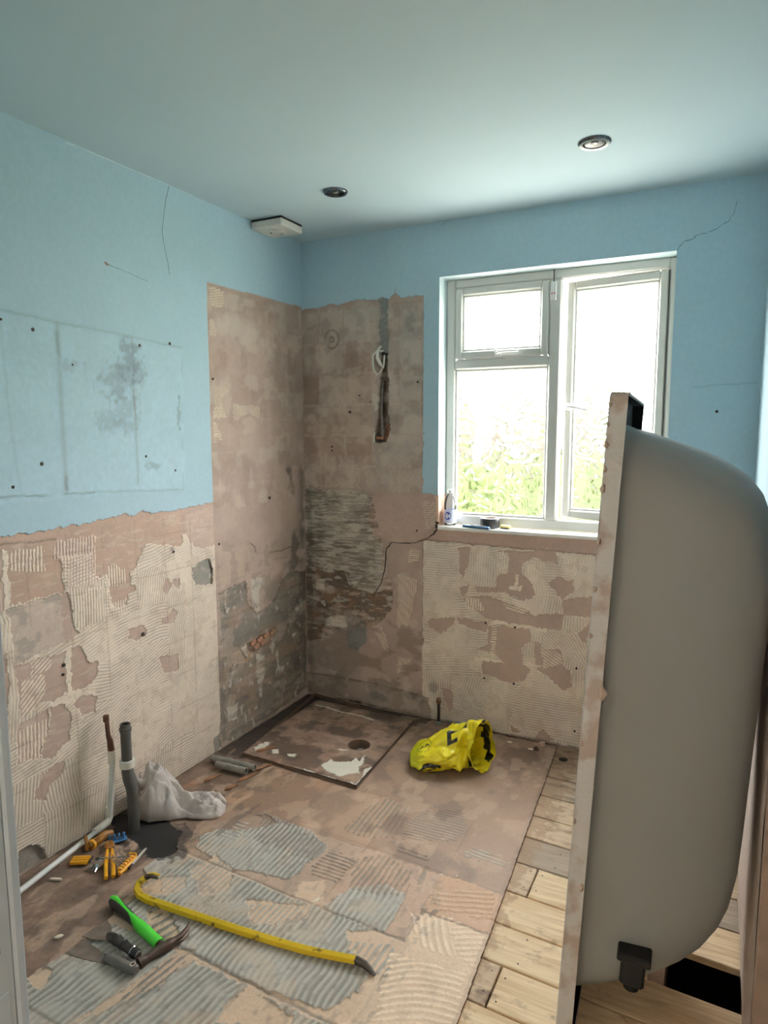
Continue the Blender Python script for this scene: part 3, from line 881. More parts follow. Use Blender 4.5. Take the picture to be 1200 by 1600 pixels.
# cracks, and dark discs painted for the shade inside drilled holes
def ribbon(name, pts, w, parent, wall, m=M_crack):
    """thin irregular gap line on a wall (pts in photo pixels)"""
    P = on_left(pts) if wall == 'L' else on_back(pts)
    Q_ = []
    for p, q in zip(P[:-1], P[1:]):
        for t in np.linspace(0, 1, 5)[:-1]:
            Q_.append((p[0] + (q[0] - p[0]) * t + random.uniform(-.002, .002), p[1] + (q[1] - p[1]) * t + random.uniform(-.002, .002)))
    Q_.append(P[-1])
    n = len(Q_)
    vs = []
    for i, p in enumerate(Q_):
        a, b = Q_[max(0, i - 1)], Q_[min(n - 1, i + 1)]
        d = np.array([b[0] - a[0], b[1] - a[1]])
        d = d / (np.linalg.norm(d) + 1e-9)
        ww = w * (0.35 + 0.65 * random.random()) * (1 - 0.5 * i / n)
        for s in (-1, 1):
            u_, v_ = p[0] - d[1] * ww * s, p[1] + d[0] * ww * s
            for h_ in (.0, .0048):
                vs.append((h_, u_, v_) if wall == 'L' else (u_, -h_, v_))
    fs = []
    for i in range(n - 1):
        a, b = 4 * i, 4 * i + 4
        fs += [(a + 1, a + 3, b + 3, b + 1), (a, a + 1, b + 1, b), (a + 2, b + 2, b + 3, a + 3)]
    return MB().add(vs, fs).build(name, m, parent)


M_fcr = mat('faint_crack', S(112, 132, 140), .9, var=.1)
ribbon('crack', [(1059, 391), (1067, 379), (1084, 373), (1088, 368), (1103, 365), (1120, 358), (1138, 346), (1147, 333), (1152, 315)], .0016, WALL_B, 'B', mat('blue_grey_crack', S(70, 92, 102), .9))
ribbon('crack', [(683, 826), (678, 834), (668, 841), (650, 848), (630, 849), (611, 847)], .004, WALL_B, 'B')
ribbon('crack', [(612, 848), (604, 858), (602, 890), (596, 910), (584, 931)], .0035, WALL_B, 'B')
ribbon('crack', [(262, 291), (255, 330), (252, 365), (258, 395), (264, 430)], .0013, WALL_L, 'L', M_fcr)
ribbon('crack', [(168, 413), (185, 421), (203, 428), (230, 440)], .0012, WALL_L, 'L', M_fcr)
ribbon('crack', [(100, 222), (150, 243), (215, 269), (262, 289), (300, 306)], .0022, WALL_L, 'L', mat('pale_crack', S(206, 222, 226), .8))
ribbon('crack', [(690, 352), (700, 345), (704, 338)], .0014, WALL_B, 'B', M_fcr)
ribbon('chipped_hole', [(684, 815), (682, 822), (686, 827)], .010, WALL_B, 'B')
stud = MB().lathe([(.0062, -.002), (.0062, .0046), (.004, .0052)], 10, 'X').build('hole_shade_disc', M_hole, WALL_L, True)
me_p = stud.data
first = True
for px, py, s in [(50, 515, 1), (217, 540, 1), (264, 537, 1.05), (64, 725, 1), (227, 713, .9), (273, 735, .75), (19, 761, .9), (0, 499, .7), (112, 570, .6), (270, 862, 1.1), (223, 991, 1.3), (99, 1039, 1), (98, 1054, .8), (332, 592, .8), (342, 850, .7), (421, 778, 1.1)]:
    y, z = on_left([(px, py)])[0]
    q = stud if first else link('hole_shade_disc', me_p, None, WALL_L)
    first = False
    q.location = (0, y, z)
    q.scale = (1, s, s)
disc_b = MB().lathe([(.0062, -.002), (.0062, .0046), (.004, .0052)], 10, 'X')
disc_b.xf(Matrix.Rotation(-math.pi / 2, 4, 'Z'))
pb = disc_b.build('hole_shade_disc', M_hole, WALL_B, True)
first = True
for px, py, s in [(1120, 643, 1), (653, 597, .8), (547, 644, 1), (562, 618, .6), (519, 698, .8), (519, 704, .7), (652, 829, .8), (759, 973, .9), (805, 980, .9), (803, 1068, .9), (757, 1059, .8), (901, 1044, .9), (651, 1047, .6), (898, 1142, .8), (579, 628, .5), (472, 657, .6)]:
    x, z = on_back([(px, py)])[0]
    q = pb if first else link('hole_shade_disc', pb.data, None, WALL_B)
    first = False
    q.location = (x, 0, z)
    q.scale = (s, 1, s)
y, z = on_left([(165, 412)])[0]
o = MB().lathe([(.012, 0), (.010, .0042), (.004, .005)], 7, 'X').build('paint_chip', mat('bare_chip', S(150, 112, 104), .9), WALL_L)
o.location, o.scale, o.rotation_euler = (0, y, z), (1, 1, .5), (-.5, 0, 0)

# ---------------------------------------------------------------- floor
o = MB().box(-.05, 2.65, YF - .1, .05, -.32, -.26).build('floor', M_dark)
tag(o, 'bathroom floor of stripped boards and hardboard over a dark void', 'floor', kind='structure')
FLOOR = o
FL = Surf(lines((0, 1.5, 0.003)), lines((YF, -2.1, 0.02), (-2.1, 0.0, 0.003)), 700)
BR = S(140, 112, 90)
FL.C[:] = BR * (1 + 0.35 * (FL.mott - 0.5) + 0.1 * (FL.fine - .5))[..., None]
FL.K[:] = 1
FL.H[:] = 0.0004 * FL.fine
Y7 = lambda pts: on_floor(zm(pts, 40, 1270, 2.0))
Y8 = lambda pts: on_floor(zm(pts, 260, 1160, 1.875))
Y6 = lambda pts: on_floor(zm(pts, 560, 1080, 3.076))
GR, GRD, TAN = S(182, 177, 166), S(112, 106, 98), S(206, 176, 146)
# reddish tile beds further in, pale sheet near the bath
FL.fill([(.30, -.76), (.62, -.77), (.62, -1.08), (.30, -1.07)], 1, S(158, 122, 92), 0, .25)
FL.fill([(.63, -.77), (.94, -.77), (.94, -1.085), (.63, -1.08)], 1, S(164, 132, 106), 0, .2)
FL.fill([(.95, -.42), (1.4, -.42), (1.42, -1.09), (.95, -1.08)], 1, S(140, 112, 90), 0, .3)
FL.fill([(1.24, -1.095), (1.46, -1.105), (1.47, -1.285), (1.25, -1.28)], 1, S(186, 148, 116), 0, .14)
FL.fill([(.62, -1.09), (.95, -1.09), (.95, -1.41), (.62, -1.40)], 1, S(172, 144, 122), 0, .2)
FL.fill([(.95, -1.09), (1.24, -1.095), (1.25, -1.41), (.95, -1.41)], 1, S(178, 146, 122), 0, .2)
FL.fill([(1.25, -1.285), (1.5, -1.29), (1.5, -2.6), (1.05, -2.6), (1.14, -1.8), (1.25, -1.6)], 1, S(222, 192, 160), 0, .08)
FL.fill([(.38, -1.385), (1.27, -1.42), (1.29, -1.62), (1.2, -1.8), (1.15, -2.6), (0, -2.6), (0, -1.9), (.42, -1.86), (.40, -1.6)], 1, TAN, 0, .12)
HP = math.pi / 2
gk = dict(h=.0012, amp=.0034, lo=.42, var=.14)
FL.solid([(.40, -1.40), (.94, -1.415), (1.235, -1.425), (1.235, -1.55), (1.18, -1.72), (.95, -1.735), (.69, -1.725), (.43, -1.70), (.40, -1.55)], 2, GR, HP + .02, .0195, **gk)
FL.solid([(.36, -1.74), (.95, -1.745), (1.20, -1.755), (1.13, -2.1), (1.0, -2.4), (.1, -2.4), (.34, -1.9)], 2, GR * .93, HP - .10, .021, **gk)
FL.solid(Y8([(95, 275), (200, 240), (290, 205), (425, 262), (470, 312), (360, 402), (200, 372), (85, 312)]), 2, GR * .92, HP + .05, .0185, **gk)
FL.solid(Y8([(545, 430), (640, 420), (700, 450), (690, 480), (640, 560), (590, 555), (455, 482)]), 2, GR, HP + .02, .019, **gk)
FL.fill(Y8([(130, 250), (165, 228), (300, 212), (330, 240), (220, 262)]), 1, S(150, 124, 104), 0, .2)
T7 = lambda pts, c=TAN: FL.fill(Y7(pts), 1, c, 0.0, .12)
T7([(350, 245), (420, 205), (500, 195), (500, 235), (440, 262)])
T7([(520, 175), (600, 135), (645, 175), (640, 230), (600, 255), (540, 260)])
T7([(690, 270), (800, 285), (890, 290), (870, 332), (800, 352), (700, 352)])
T7([(860, 215), (940, 215), (930, 285), (880, 290), (840, 250)])
T7([(1000, 372), (1090, 365), (1172, 400), (1150, 472), (1080, 492), (1010, 430)])
T7([(372, 312), (440, 302), (492, 392), (440, 422), (392, 382)])
T7([(625, 605), (700, 530), (762, 582), (842, 642), (832, 662), (600, 662)])
T7([(470, 442), (532, 432), (520, 470), (420, 540), (200, 642), (140, 662), (330, 540)], S(196, 166, 138))
T7([(12, 482), (72, 465), (82, 500), (45, 560), (8, 545)])
T7([(1090, 482), (1182, 430), (1205, 480), (1062, 665), (1015, 662)], S(210, 182, 152))
cg = dict(amp=.0022, w=.52, gaps=.35)
for f_, pts, an, sp, c in ((Y7, [(420, 205), (640, 140), (640, 230), (540, 300), (430, 270)], HP, .019, GR * .85), (Y7, [(560, 282), (890, 290), (870, 340), (700, 360), (560, 320)], HP, .019, GR * .8),
                           (Y7, [(1000, 400), (1150, 420), (1140, 520), (1010, 470)], HP, .02, GR * .8), (Y7, [(380, 310), (480, 330), (520, 400), (420, 430)], HP - .3, .03, GRD),
                           (Y7, [(420, 470), (520, 440), (420, 560), (240, 640)], HP - .1, .021, GRD), (Y8, [(520, 252), (590, 190), (650, 162), (715, 190), (672, 285), (560, 275)], HP + .05, .020, S(128, 116, 102)),
                           (Y8, [(700, 242), (760, 200), (862, 198), (885, 260), (840, 288), (690, 282)], .05, .017, S(140, 130, 118)), (Y8, [(428, 362), (482, 318), (562, 350), (500, 412), (420, 392)], 0, .017, S(112, 98, 86)),
                           (Y8, [(870, 325), (900, 308), (1002, 345), (990, 362), (880, 340)], -.1, .018, GR), (Y8, [(540, 342), (642, 328), (722, 380), (700, 455), (545, 435)], HP + .02, .0195, S(132, 116, 102)),
                           (Y8, [(160, 272), (215, 228), (245, 240), (205, 292)], 0, .02, GR), (Y8, [(280, 215), (470, 300), (430, 350), (260, 290)], HP + .05, .019, S(122, 112, 102)),
                           (Y8, [(670, 300), (760, 330), (770, 345), (680, 325)], -.05, .02, S(134, 124, 112)), (Y8, [(745, 360), (765, 360), (760, 415), (740, 415)], HP, .05, S(140, 128, 116)),
                           (Y6, [(320, 1040), (400, 1060), (300, 1110), (280, 1100)], HP, .03, S(126, 112, 98)), (Y8, [(770, 440), (960, 430), (960, 520), (800, 490)], .35, .022, S(206, 172, 140))):
    FL.comb(f_(pts), 2, c, an, sp, **cg)
for pts, an, cv in (([(240, 1070), (440, 1090), (470, 1290), (300, 1230)], 2.2, .4), ([(440, 1090), (610, 1180), (560, 1330), (470, 1260)], .3, .5), ([(150, 1260), (520, 1360), (460, 1590), (70, 1590)], .35, .9)):
    FL.comb(Y6(pts), 1, S(238, 212, 182), an, .021, .0015, .5, cv, .3)
# tile joints
JC = S(104, 86, 72)
for x0 in (.29, .62, .945, 1.24):
    FL.line([(x0 - .01, -.76), (x0 + .01, -1.4)], JC, .003, .6, -.001, .35, 5)
    FL.line([(x0 + .01, -1.4), (x0 + .02, -2.1)], JC, .003, .5, -.001, .5, 6)
FL.line([(.15, -1.075), (.9, -1.075), (1.45, -1.105)], S(126, 96, 78), .0035, .6, -.001, .25, 7)
FL.line([(.38, -1.385), (.95, -1.41), (1.25, -1.42)], S(96, 88, 80), .0045, .8, -.002)
FL.line([(.42, -1.708), (.95, -1.735), (1.22, -1.745)], S(96, 88, 80), .005, .8, -.002)
FL.line([(.3, -2.04), (1.2, -2.07)], S(96, 88, 80), .005, .8, -.002)
FL.line([(1.25, -1.285), (1.5, -1.288)], S(110, 84, 66), .004, .7, -.001)
FL.line([(.94, -.42), (1.4, -.44)], S(120, 98, 82), .004, .35)
FL.line([(.94, -.76), (1.42, -.77)], S(120, 98, 82), .004, .3)
# wet dark boards along the left wall and round the shower base
WET = S(112, 88, 72)
FL.fill(on_floor([(-40, 1500), (30, 1345), (160, 1285), (345, 1160), (430, 1140), (440, 1185), (385, 1205), (380, 1218), (330, 1262), (300, 1300), (240, 1345), (228, 1372), (130, 1475), (45, 1528), (-40, 1600)]), 3, WET, -.003, .4)
FL.fill([(-.01, .01), (.75, .01), (.74, -.12), (.16, -.12), (.15, -.76), (-.01, -.76)], 3, S(58, 47, 40), -.006, .5)
FL.fill([(.74, .01), (1.46, .01), (1.46, -.022), (.74, -.02)], 3, S(52, 42, 36), -.006, .5)
sl = (slice(None), slice(None))
w = FL.K == 3
st = fbm(FL.U / .05, FL.V / .22, 801, 4)
FL.C[:] = np.where(w[..., None], FL.C * (.62 + .85 * st)[..., None], FL.C)
FL.H[:] += np.where(w, .006 * (fbm(FL.U / .05, FL.V / .05, 802) - .5), 0)
for i, (px, py, r1, r2, c, a) in enumerate([(690, 1215, .12, .10, (104, 84, 70), .6), (620, 1170, .08, .18, (112, 90, 76), .5), (400, 1230, .1, .05, (100, 78, 62), .6), (330, 1230, .08, .06, (84, 66, 54), .7), (450, 1210, .1, .03, (108, 84, 66), .5),
                                            (760, 1150, .2, .05, (120, 98, 82), .5), (350, 1200, .10, .05, (60, 48, 40), .8), (300, 1225, .05, .05, (150, 96, 62), .5), (840, 1180, .08, .06, (126, 100, 84), .5), (700, 1260, .2, .08, (138, 112, 94), .5),
                                            (100, 1420, .05, .1, (138, 108, 82), .5), (90, 1450, .08, .1, (92, 72, 58), .6), (160, 1400, .08, .06, (92, 72, 58), .6), (340, 1200, .04, .02, (140, 92, 60), .7), (1005, 1400, .1, .1, (90, 70, 60), .1)]):
    FL.blot(*on_floor([(px, py)])[0], r1, r2, S(*c), a, .34, .06, 10 + i)
FL.blot(*on_floor([(690, 1366)])[0], .004, .006, WHITE, .9, .3, .01, 50)
FL.fill(Y7([(370, 175), (412, 148), (500, 122), (490, 160), (400, 205)]), 2, S(178, 172, 162), .003, .12)
# sheet edge: the hardboard stops short of the bath
xe = 1.383 + .065 * (-.083 - FL.V) + .004 * (fbm(FL.V / .1, FL.V * 0, 31) - .5)
FL.keep = FL.U < xe
FL.C[:] = np.where((FL.U > xe - .012)[..., None], FL.C * .8, FL.C)
hc = on_floor([(561, 1164)], .014)[0]
FL.keep &= np.hypot(FL.U - hc[0], FL.V - hc[1]) > .051
FL.scuff([(.1, -.02), (1.5, -.02), (1.5, -1.1), (.1, -1.1)], S(100, 78, 62), .6, .52, .14, .18, 11)
FL.scuff([(.1, -.02), (1.5, -.02), (1.5, -2.2), (.1, -2.2)], S(196, 166, 138), .3, .62, .06, .09, 12)
FL.scuff([(.3, -1.1), (1.3, -1.1), (1.3, -2.2), (.2, -2.2)], S(104, 98, 90), .35, .64, .02, .03, 13)
FL.scuff([(0, 0), (.45, 0), (.45, -2), (0, -2)], S(70, 56, 46), .5, .58, .05, .12, 14)
FL.scuff([(0, -.7), (.45, -.7), (.45, -2), (0, -2)], S(178, 150, 122), .4, .66, .03, .10, 15)
FL.scuff(on_floor([(150, 1265), (230, 1262), (290, 1283), (300, 1300), (290, 1340), (256, 1356), (215, 1350), (190, 1320), (150, 1310)]), S(40, 36, 34), .8, .52, .05, .05, 16)
FL.fill(on_floor([(168, 1268), (215, 1272), (262, 1283), (281, 1299), (276, 1330), (256, 1343), (232, 1340), (205, 1312), (178, 1305)]), 4, S(34, 31, 30), -.004, .4)
FL.mute(.82, [1, 2, 3, 4])
fo = FL.mesh(lambda U, V, H: np.stack([U, V, H], -1), {1: ('hardboard_sheet', M_board, FLOOR), 2: ('tile_adhesive', M_fadh, FLOOR), 3: ('dirt_covered_board', M_board, FLOOR), 4: ('black_residue', M_fadh, FLOOR)})
for k in (2, 4):
    fo[k]['kind'] = 'stuff'
tag(fo[1], 'brown hardboard with tile imprints')
tag(fo[2], 'grey ridged floor-tile adhesive')
# its cut edge
vs, fs = [], []
ys = np.linspace(YF, -.02, 120)
for i, y in enumerate(ys):
    x = 1.383 + .065 * (-.083 - y) + .004 * (float(fbm(np.array(y / .1), np.array(0.0), 31)) - .5) - .002
    vs += [(x, y, 0.0), (x, y, -.011)]
    if i:
        fs.append((2 * i - 2, 2 * i - 1, 2 * i + 1, 2 * i))
MB().add(vs, fs).build('sheet_edge', mat('hardboard_edge', S(112, 84, 66), .9, var=.2), fo[1])


# floor planks, laid across the room
def wood_mat(name, c1, c2, stain, amt):
    m, nt, b = new_mat(name)
    N, Lk = nt.nodes, nt.links
    tc = N.new('ShaderNodeTexCoord')
    oi = N.new('ShaderNodeObjectInfo')
    add = N.new('ShaderNodeVectorMath')
    add.operation = 'ADD'
    Lk.new(tc.outputs['Object'], add.inputs[0])
    Lk.new(oi.outputs['Location'], add.inputs[1])
    mp = N.new('ShaderNodeMapping')
    mp.inputs['Scale'].default_value = (3, 34, 10)
    Lk.new(add.outputs[0], mp.inputs['Vector'])
    n1 = N.new('ShaderNodeTexNoise')
    n1.inputs['Scale'].default_value = 1.6
    n1.inputs['Detail'].default_value = 6
    n1.inputs['Distortion'].default_value = .8
    Lk.new(mp.outputs[0], n1.inputs['Vector'])
    r1 = N.new('ShaderNodeValToRGB')
    r1.color_ramp.elements[0].position, r1.color_ramp.elements[1].position = .35, .65
    r1.color_ramp.elements[0].color, r1.color_ramp.elements[1].color = (*c2, 1), (*c1, 1)
    Lk.new(n1.outputs['Fac'], r1.inputs['Fac'])
    mp2 = N.new('ShaderNodeMapping')
    mp2.inputs['Scale'].default_value = (9, 16, 10)
    Lk.new(add.outputs[0], mp2.inputs['Vector'])
    n2 = N.new('ShaderNodeTexNoise')
    n2.inputs['Scale'].default_value = 1.0
    n2.inputs['Detail'].default_value = 7
    n2.inputs['Roughness'].default_value = .65
    Lk.new(mp2.outputs[0], n2.inputs['Vector'])
    r2 = N.new('ShaderNodeValToRGB')
    r2.color_ramp.elements[0].position, r2.color_ramp.elements[1].position = .70 - amt, .86 - amt
    Lk.new(n2.outputs['Fac'], r2.inputs['Fac'])
    mx = N.new('ShaderNodeMixRGB')
    Lk.new(r2.outputs['Color'], mx.inputs['Fac'])
    Lk.new(r1.outputs['Color'], mx.inputs['Color1'])
    mx.inputs['Color2'].default_value = (*stain, 1)
    # old glue run along the edge of the hardboard
    sx = N.new('ShaderNodeSeparateXYZ')
    Lk.new(add.outputs[0], sx.inputs[0])
    n3 = N.new('ShaderNodeTexNoise')
    n3.inputs['Scale'].default_value = 34
    n3.inputs['Detail'].default_value = 6
    Lk.new(add.outputs[0], n3.inputs['Vector'])
    ma = N.new('ShaderNodeMath')
    ma.operation = 'MULTIPLY_ADD'
    ma.inputs[1].default_value = -.22
    Lk.new(n3.outputs['Fac'], ma.inputs[0])
    Lk.new(sx.outputs['X'], ma.inputs[2])
    mr = N.new('ShaderNodeMapRange')
    mr.inputs['From Min'].default_value, mr.inputs['From Max'].default_value = 1.350, 1.385
    mr.inputs['To Min'].default_value, mr.inputs['To Max'].default_value = .6, 0
    Lk.new(ma.outputs[0], mr.inputs['Value'])
    mx2 = N.new('ShaderNodeMixRGB')
    Lk.new(mr.outputs['Result'], mx2.inputs['Fac'])
    Lk.new(mx.outputs[0], mx2.inputs['Color1'])
    mx2.inputs['Color2'].default_value = (*S(126, 96, 70), 1)
    Lk.new(mx2.outputs[0], b.inputs['Base Color'])
    b.inputs['Roughness'].default_value = .75
    bp = N.new('ShaderNodeBump')
    bp.inputs['Strength'].default_value = .25
    bp.inputs['Distance'].default_value = .002
    Lk.new(n1.outputs['Fac'], bp.inputs['Height'])
    Lk.new(bp.outputs['Normal'], b.inputs['Normal'])
    return m


W_pale = wood_mat('pale_pine', S(230, 209, 176), S(200, 172, 136), S(116, 86, 60), .11)
W_mid = wood_mat('stained_pine', S(206, 186, 158), S(180, 158, 132), S(104, 82, 64), .18)
W_grey = wood_mat('weathered_grey_board', S(150, 136, 118), S(122, 108, 92), S(74, 62, 52), .12)
W_old = wood_mat('dark_old_board', S(178, 162, 140), S(148, 130, 110), S(74, 62, 52), .2)
ZP = -.011
rows = [0, -.145, -.30, -.457, -.615, -.759, -.914, -1.068, -1.218, -1.366, -1.515, -1.665, -1.815, -1.965, -2.115, -2.265, -2.5]
pm = [W_old, W_old, W_old, W_mid, W_mid, W_grey, W_pale, W_pale, W_pale, W_pale, W_pale, W_pale, W_pale, W_pale, W_pale, W_pale]
M_nail = mat('rusty_nail_head', S(60, 48, 42), .7, .6)
nail_me = None
SLP = -.05


def plank(x0, x1, r0, r1, m):
    global nail_me
    g = .0026
    k = lambda x, r: r + SLP * (x - 1.5) if r < -.05 else r
    top = [(x0 + g, k(x0, r1) + g), (x1 - g, k(x1, r1) + g), (x1 - g, k(x1, r0) - g), (x0 + g, k(x0, r0) - g)]
    cx, cy = (x0 + x1) / 2, (r0 + r1) / 2
    mb = MB()
    b = .0025
    ins = [(x + (b if i in (0, 3) else -b), y + (b if i in (0, 1) else -b)) for i, (x, y) in enumerate(top)]
    vs = [(x - cx, y - cy, -.02) for x, y in top] + [(x - cx, y - cy, -.002) for x, y in top] + [(x - cx, y - cy, 0) for x, y in ins]
    fs = [(3, 2, 1, 0), (8, 9, 10, 11)] + [(i, (i + 1) % 4, 4 + (i + 1) % 4, 4 + i) for i in range(4)] + [(4 + i, 4 + (i + 1) % 4, 8 + (i + 1) % 4, 8 + i) for i in range(4)]
    o_ = mb.add(vs, fs).build('plank', m, FLOOR)
    o_.location = (cx, cy, ZP + random.uniform(-.0008, .0008))
    return o_


def nails(pl, xs):
    global nail_me
    for x in xs:
        for dy in (-.04, .04):
            if nail_me is None:
                n_ = MB().lathe([(.0026, -.001), (.0026, .0006), (.0016, .0009)], 8).build('nail_head', M_nail, pl)
                nail_me = n_.data
            else:
                n_ = link('nail_head', nail_me, None, pl)
            n_.location = (x - pl.location.x, dy + random.uniform(-.012, .012), 0)


for i in range(16):
    r0, r1 = rows[i], rows[i + 1]
    if i == 6:
        segs = [(1.30, 1.511), (1.511, RW + .002)]
    elif i == 9:
        segs = [(1.30, 1.523), (1.523, RW + .002)]
    elif i == 7:
        segs = [(1.30, 1.885)]          # the rest of this board is missing: a dark gap
    elif i >= 10:
        segs = [(1.30, 2.6)]
    else:
        segs = [(1.30, RW + .002)]
    for j, (a, b) in enumerate(segs):
        p_ = plank(a, b, r0, r1, pm[i] if not (i in (6, 9) and j == 0) else W_mid)
        if i in (6, 9):
            nails(p_, [b - .02] if j == 0 else [a + .02])
        elif i in (5, 8, 11):
            nails(p_, [1.56])
# joists seen in the gap
M_joist = mat('old_joist_timber', S(120, 96, 74), .9, var=.2, nscale=12)
for x in (1.90, 1.55):
    o = MB().box(x - .022, x + .022, YF, 0, -.22, ZP - .021, .003).build('joist', M_joist, FLOOR)

# ---------------------------------------------------------------- solid masonry behind the faces
M_core = mat('masonry', S(150, 130, 116), .95, var=.15, nscale=10)
MB().box(-.16, -.036, YF - .1, .16, -.32, HC + .06).build('wall_core', M_core, WALL_L)
MB().box(-.036, .0005, YF - .1, .16, -.32, -.0).build('wall_core', M_core, WALL_L)
MB().box(-.036, WX0 - .02, .036, .2, -.32, HC + .06).box(WX1 + .02, RW + .1, .036, .2, -.32, HC + .06).box(WX0 - .02, WX1 + .02, .036, .2, -.32, WZ0 - .02).box(WX0 - .02, WX1 + .02, .036, .2, WZ1 + .02, HC + .06).build('wall_core', M_core, WALL_B)
MB().box(-.036, RW + .1, -.0005, .036, -.32, -.0).build('wall_core', M_core, WALL_B)
MB().box(RW + .01, RW + .12, -1.5, .1, -.32, HC + .06).build('wall_core', M_core, wr[0])
tag(MB().box(-.1, 2.72, YF - .12, YF - .02, -.32, -.02).box(2.62, 2.72, YF, -1.4, -.32, HC).box(RW + .1, 2.72, -1.5, -1.4, -.32, HC).build('wall_foundation', M_core), 'masonry behind the recess and below the doorway', 'wall', kind='structure')

# ---------------------------------------------------------------- window_1
YW = 0.09
M_reveal = mat('white_reveal_paint', S(206, 222, 226), .6, var=.03, nscale=20, bump=.1)
M_sill = mat('white_sill_paint', S(236, 234, 228), .45, var=.02)
M_bead = mat('window_bead_plastic', S(206, 206, 200), .4, var=.02)
M_gasket = mat('black_rubber_gasket', S(30, 30, 30), .7)
fr = MB()
fr.box(WX0, .815, YW, YW + .06, WZ0 + .003, WZ1, .006).box(1.757, WX1, YW, YW + .06, WZ0 + .003, WZ1, .006)
fr.box(.813, 1.759, YW, YW + .06, 2.112, WZ1, .006).box(.813, 1.759, YW, YW + .06, WZ0 + .003, 1.034, .006)
fr.box(1.262, 1.318, YW - .004, YW + .06, 1.032, 2.114, .008).box(.813, 1.264, YW - .002, YW + .06, 1.733, 1.782, .008)
WIN = fr.build('window_1', M_upvc)
tag(WIN, 'white plastic window with fixed pane, top fanlight and casement standing ajar', 'window', kind='structure')
rv = MB().box(WX0 - .019, WX0 + .001, -.003, .16, 1.135, WZ1 + .019).box(WX1 - .001, WX1 + .019, -.003, .16, WZ0, WZ1 + .019).box(WX0, WX1, -.003, .16, WZ1 - .001, WZ1 + .019)
rv.build('window_reveal', M_reveal, WIN)
MB().box(WX0 - .019, WX0 + .001, .0, .16, WZ0 - .019, 1.136).build('bare_reveal', mat('bare_reveal_plaster', S(214, 180, 158), .9, var=.14, nscale=40, bump=.5), WIN)
MB().box(WX0 - .003, WX1, -.006, YW + .005, WZ0 - .016, WZ0 + .003, .004).build('window_sill', M_sill, WIN)


def swirl_pane(name, x0, x1, z0, z1, parent, seed, loc=(0, 0, 0)):
    ul, vl = np.linspace(x0, x1, max(20, int((x1 - x0) / .0032))), np.linspace(z0, z1, max(20, int((z1 - z0) / .0032)))
    s_ = Surf(ul, vl, seed)
    U, V = s_.U, s_.V
    wx = .05 * (fbm(U / .07, V / .07, 900, 2) - .5)
    wy = .05 * (fbm(U / .07, V / .07, 930, 2) - .5)
    q = fbm((U + wx) / .085, (V + wy) / .085, 960, 2)
    s_.H = .0026 * np.sin(2 * np.pi * q * 5.0) * (.6 + .4 * np.sin(2 * np.pi * fbm(U / .09, V / .09, 77, 2) * 3))
    s_.K[:] = 1
    ob = s_.mesh(lambda U, V, H: np.stack([U, -H, V], -1), {1: (name, M_glass, parent)})[1]
    ob.location = loc
    return ob


M_glass, nt, b_ = new_mat('obscured_swirl_glass')
N = nt.nodes
out = N['Material Output']
tr = N.new('ShaderNodeBsdfTransparent')
tr.inputs[0].default_value = (.97, .985, .98, 1)
rf = N.new('ShaderNodeBsdfRefraction')
rf.inputs['Roughness'].default_value = .06
rf.inputs['IOR'].default_value = 1.34
rf.inputs[0].default_value = (.97, .985, .98, 1)
gl = N.new('ShaderNodeBsdfGlossy')
gl.inputs['Roughness'].default_value = .05
m1 = N.new('ShaderNodeMixShader')
m1.inputs[0].default_value = .7
nt.links.new(tr.outputs[0], m1.inputs[1])
nt.links.new(rf.outputs[0], m1.inputs[2])
m2 = N.new('ShaderNodeMixShader')
m2.inputs[0].default_value = .04
nt.links.new(m1.outputs[0], m2.inputs[1])
nt.links.new(gl.outputs[0], m2.inputs[2])
nt.links.new(m2.outputs[0], out.inputs['Surface'])


def sash(name, x0, x1, z0, z1, w, parent, y0=0.0, d=.055):
    """mitred sash frame: four chamfered rails with an inner glazing bead"""
    s_ = MB()
    s_.box(x0, x0 + w, y0, y0 + d, z0, z1, .007).box(x1 - w, x1, y0, y0 + d, z0, z1, .007)
    s_.box(x0 + w - .004, x1 - w + .004, y0 + .0008, y0 + d, z0, z0 + w, .007).box(x0 + w - .004, x1 - w + .004, y0 + .0008, y0 + d, z1 - w, z1, .007)
    o_ = s_.build(name, M_upvc, parent)
    g = .008
    b2 = MB()
    X0, X1, Z0, Z1 = x0 + w, x1 - w, z0 + w, z1 - w
    b2.box(X0 - .002, X0 + g, y0 + .010, y0 + .03, Z0 - .002, Z1 + .002, .003).box(X1 - g, X1 + .002, y0 + .010, y0 + .03, Z0 - .002, Z1 + .002, .003)
    b2.box(X0, X1, y0 + .010, y0 + .03, Z0 - .002, Z0 + g, .003).box(X0, X1, y0 + .010, y0 + .03, Z1 - g, Z1 + .002, .003)
    b2.build('glazing_bead', M_bead, o_)
    return o_


# fanlight
fs_ = sash('fanlight_sash', .817, 1.261, 1.784, 2.111, .036, WIN, YW - .008)
swirl_pane('pane', .853, 1.225, 1.82, 2.075, fs_, 41, (0, YW + .022, 0))


def win_handle(parent, x, y, z, ln, rot):
    h_ = MB()
    h_.box(-.014, .020, -.010, .0, -.016, .016, .004)
    h_.tube([(0, -.012, 0), (.02, -.030, .002), (.05, -.034, .004), (ln, -.030, .002)], [.009, .009, .008, .007], 10, True, [(1, .8)] * 4)
    o_ = h_.build('handle', M_white, parent, True)
    k_ = MB().lathe([(.0045, 0), (.0045, -.013)], 10, 'Y').build('key_barrel', M_gasket, o_)
    k_.location = (.004, 0, 0)
    o_.location = (x, y, z)
    o_.rotation_euler = (0, rot, 0)
    return o_


win_handle(fs_, 1.028, YW - .008, 1.803, .105, 0)
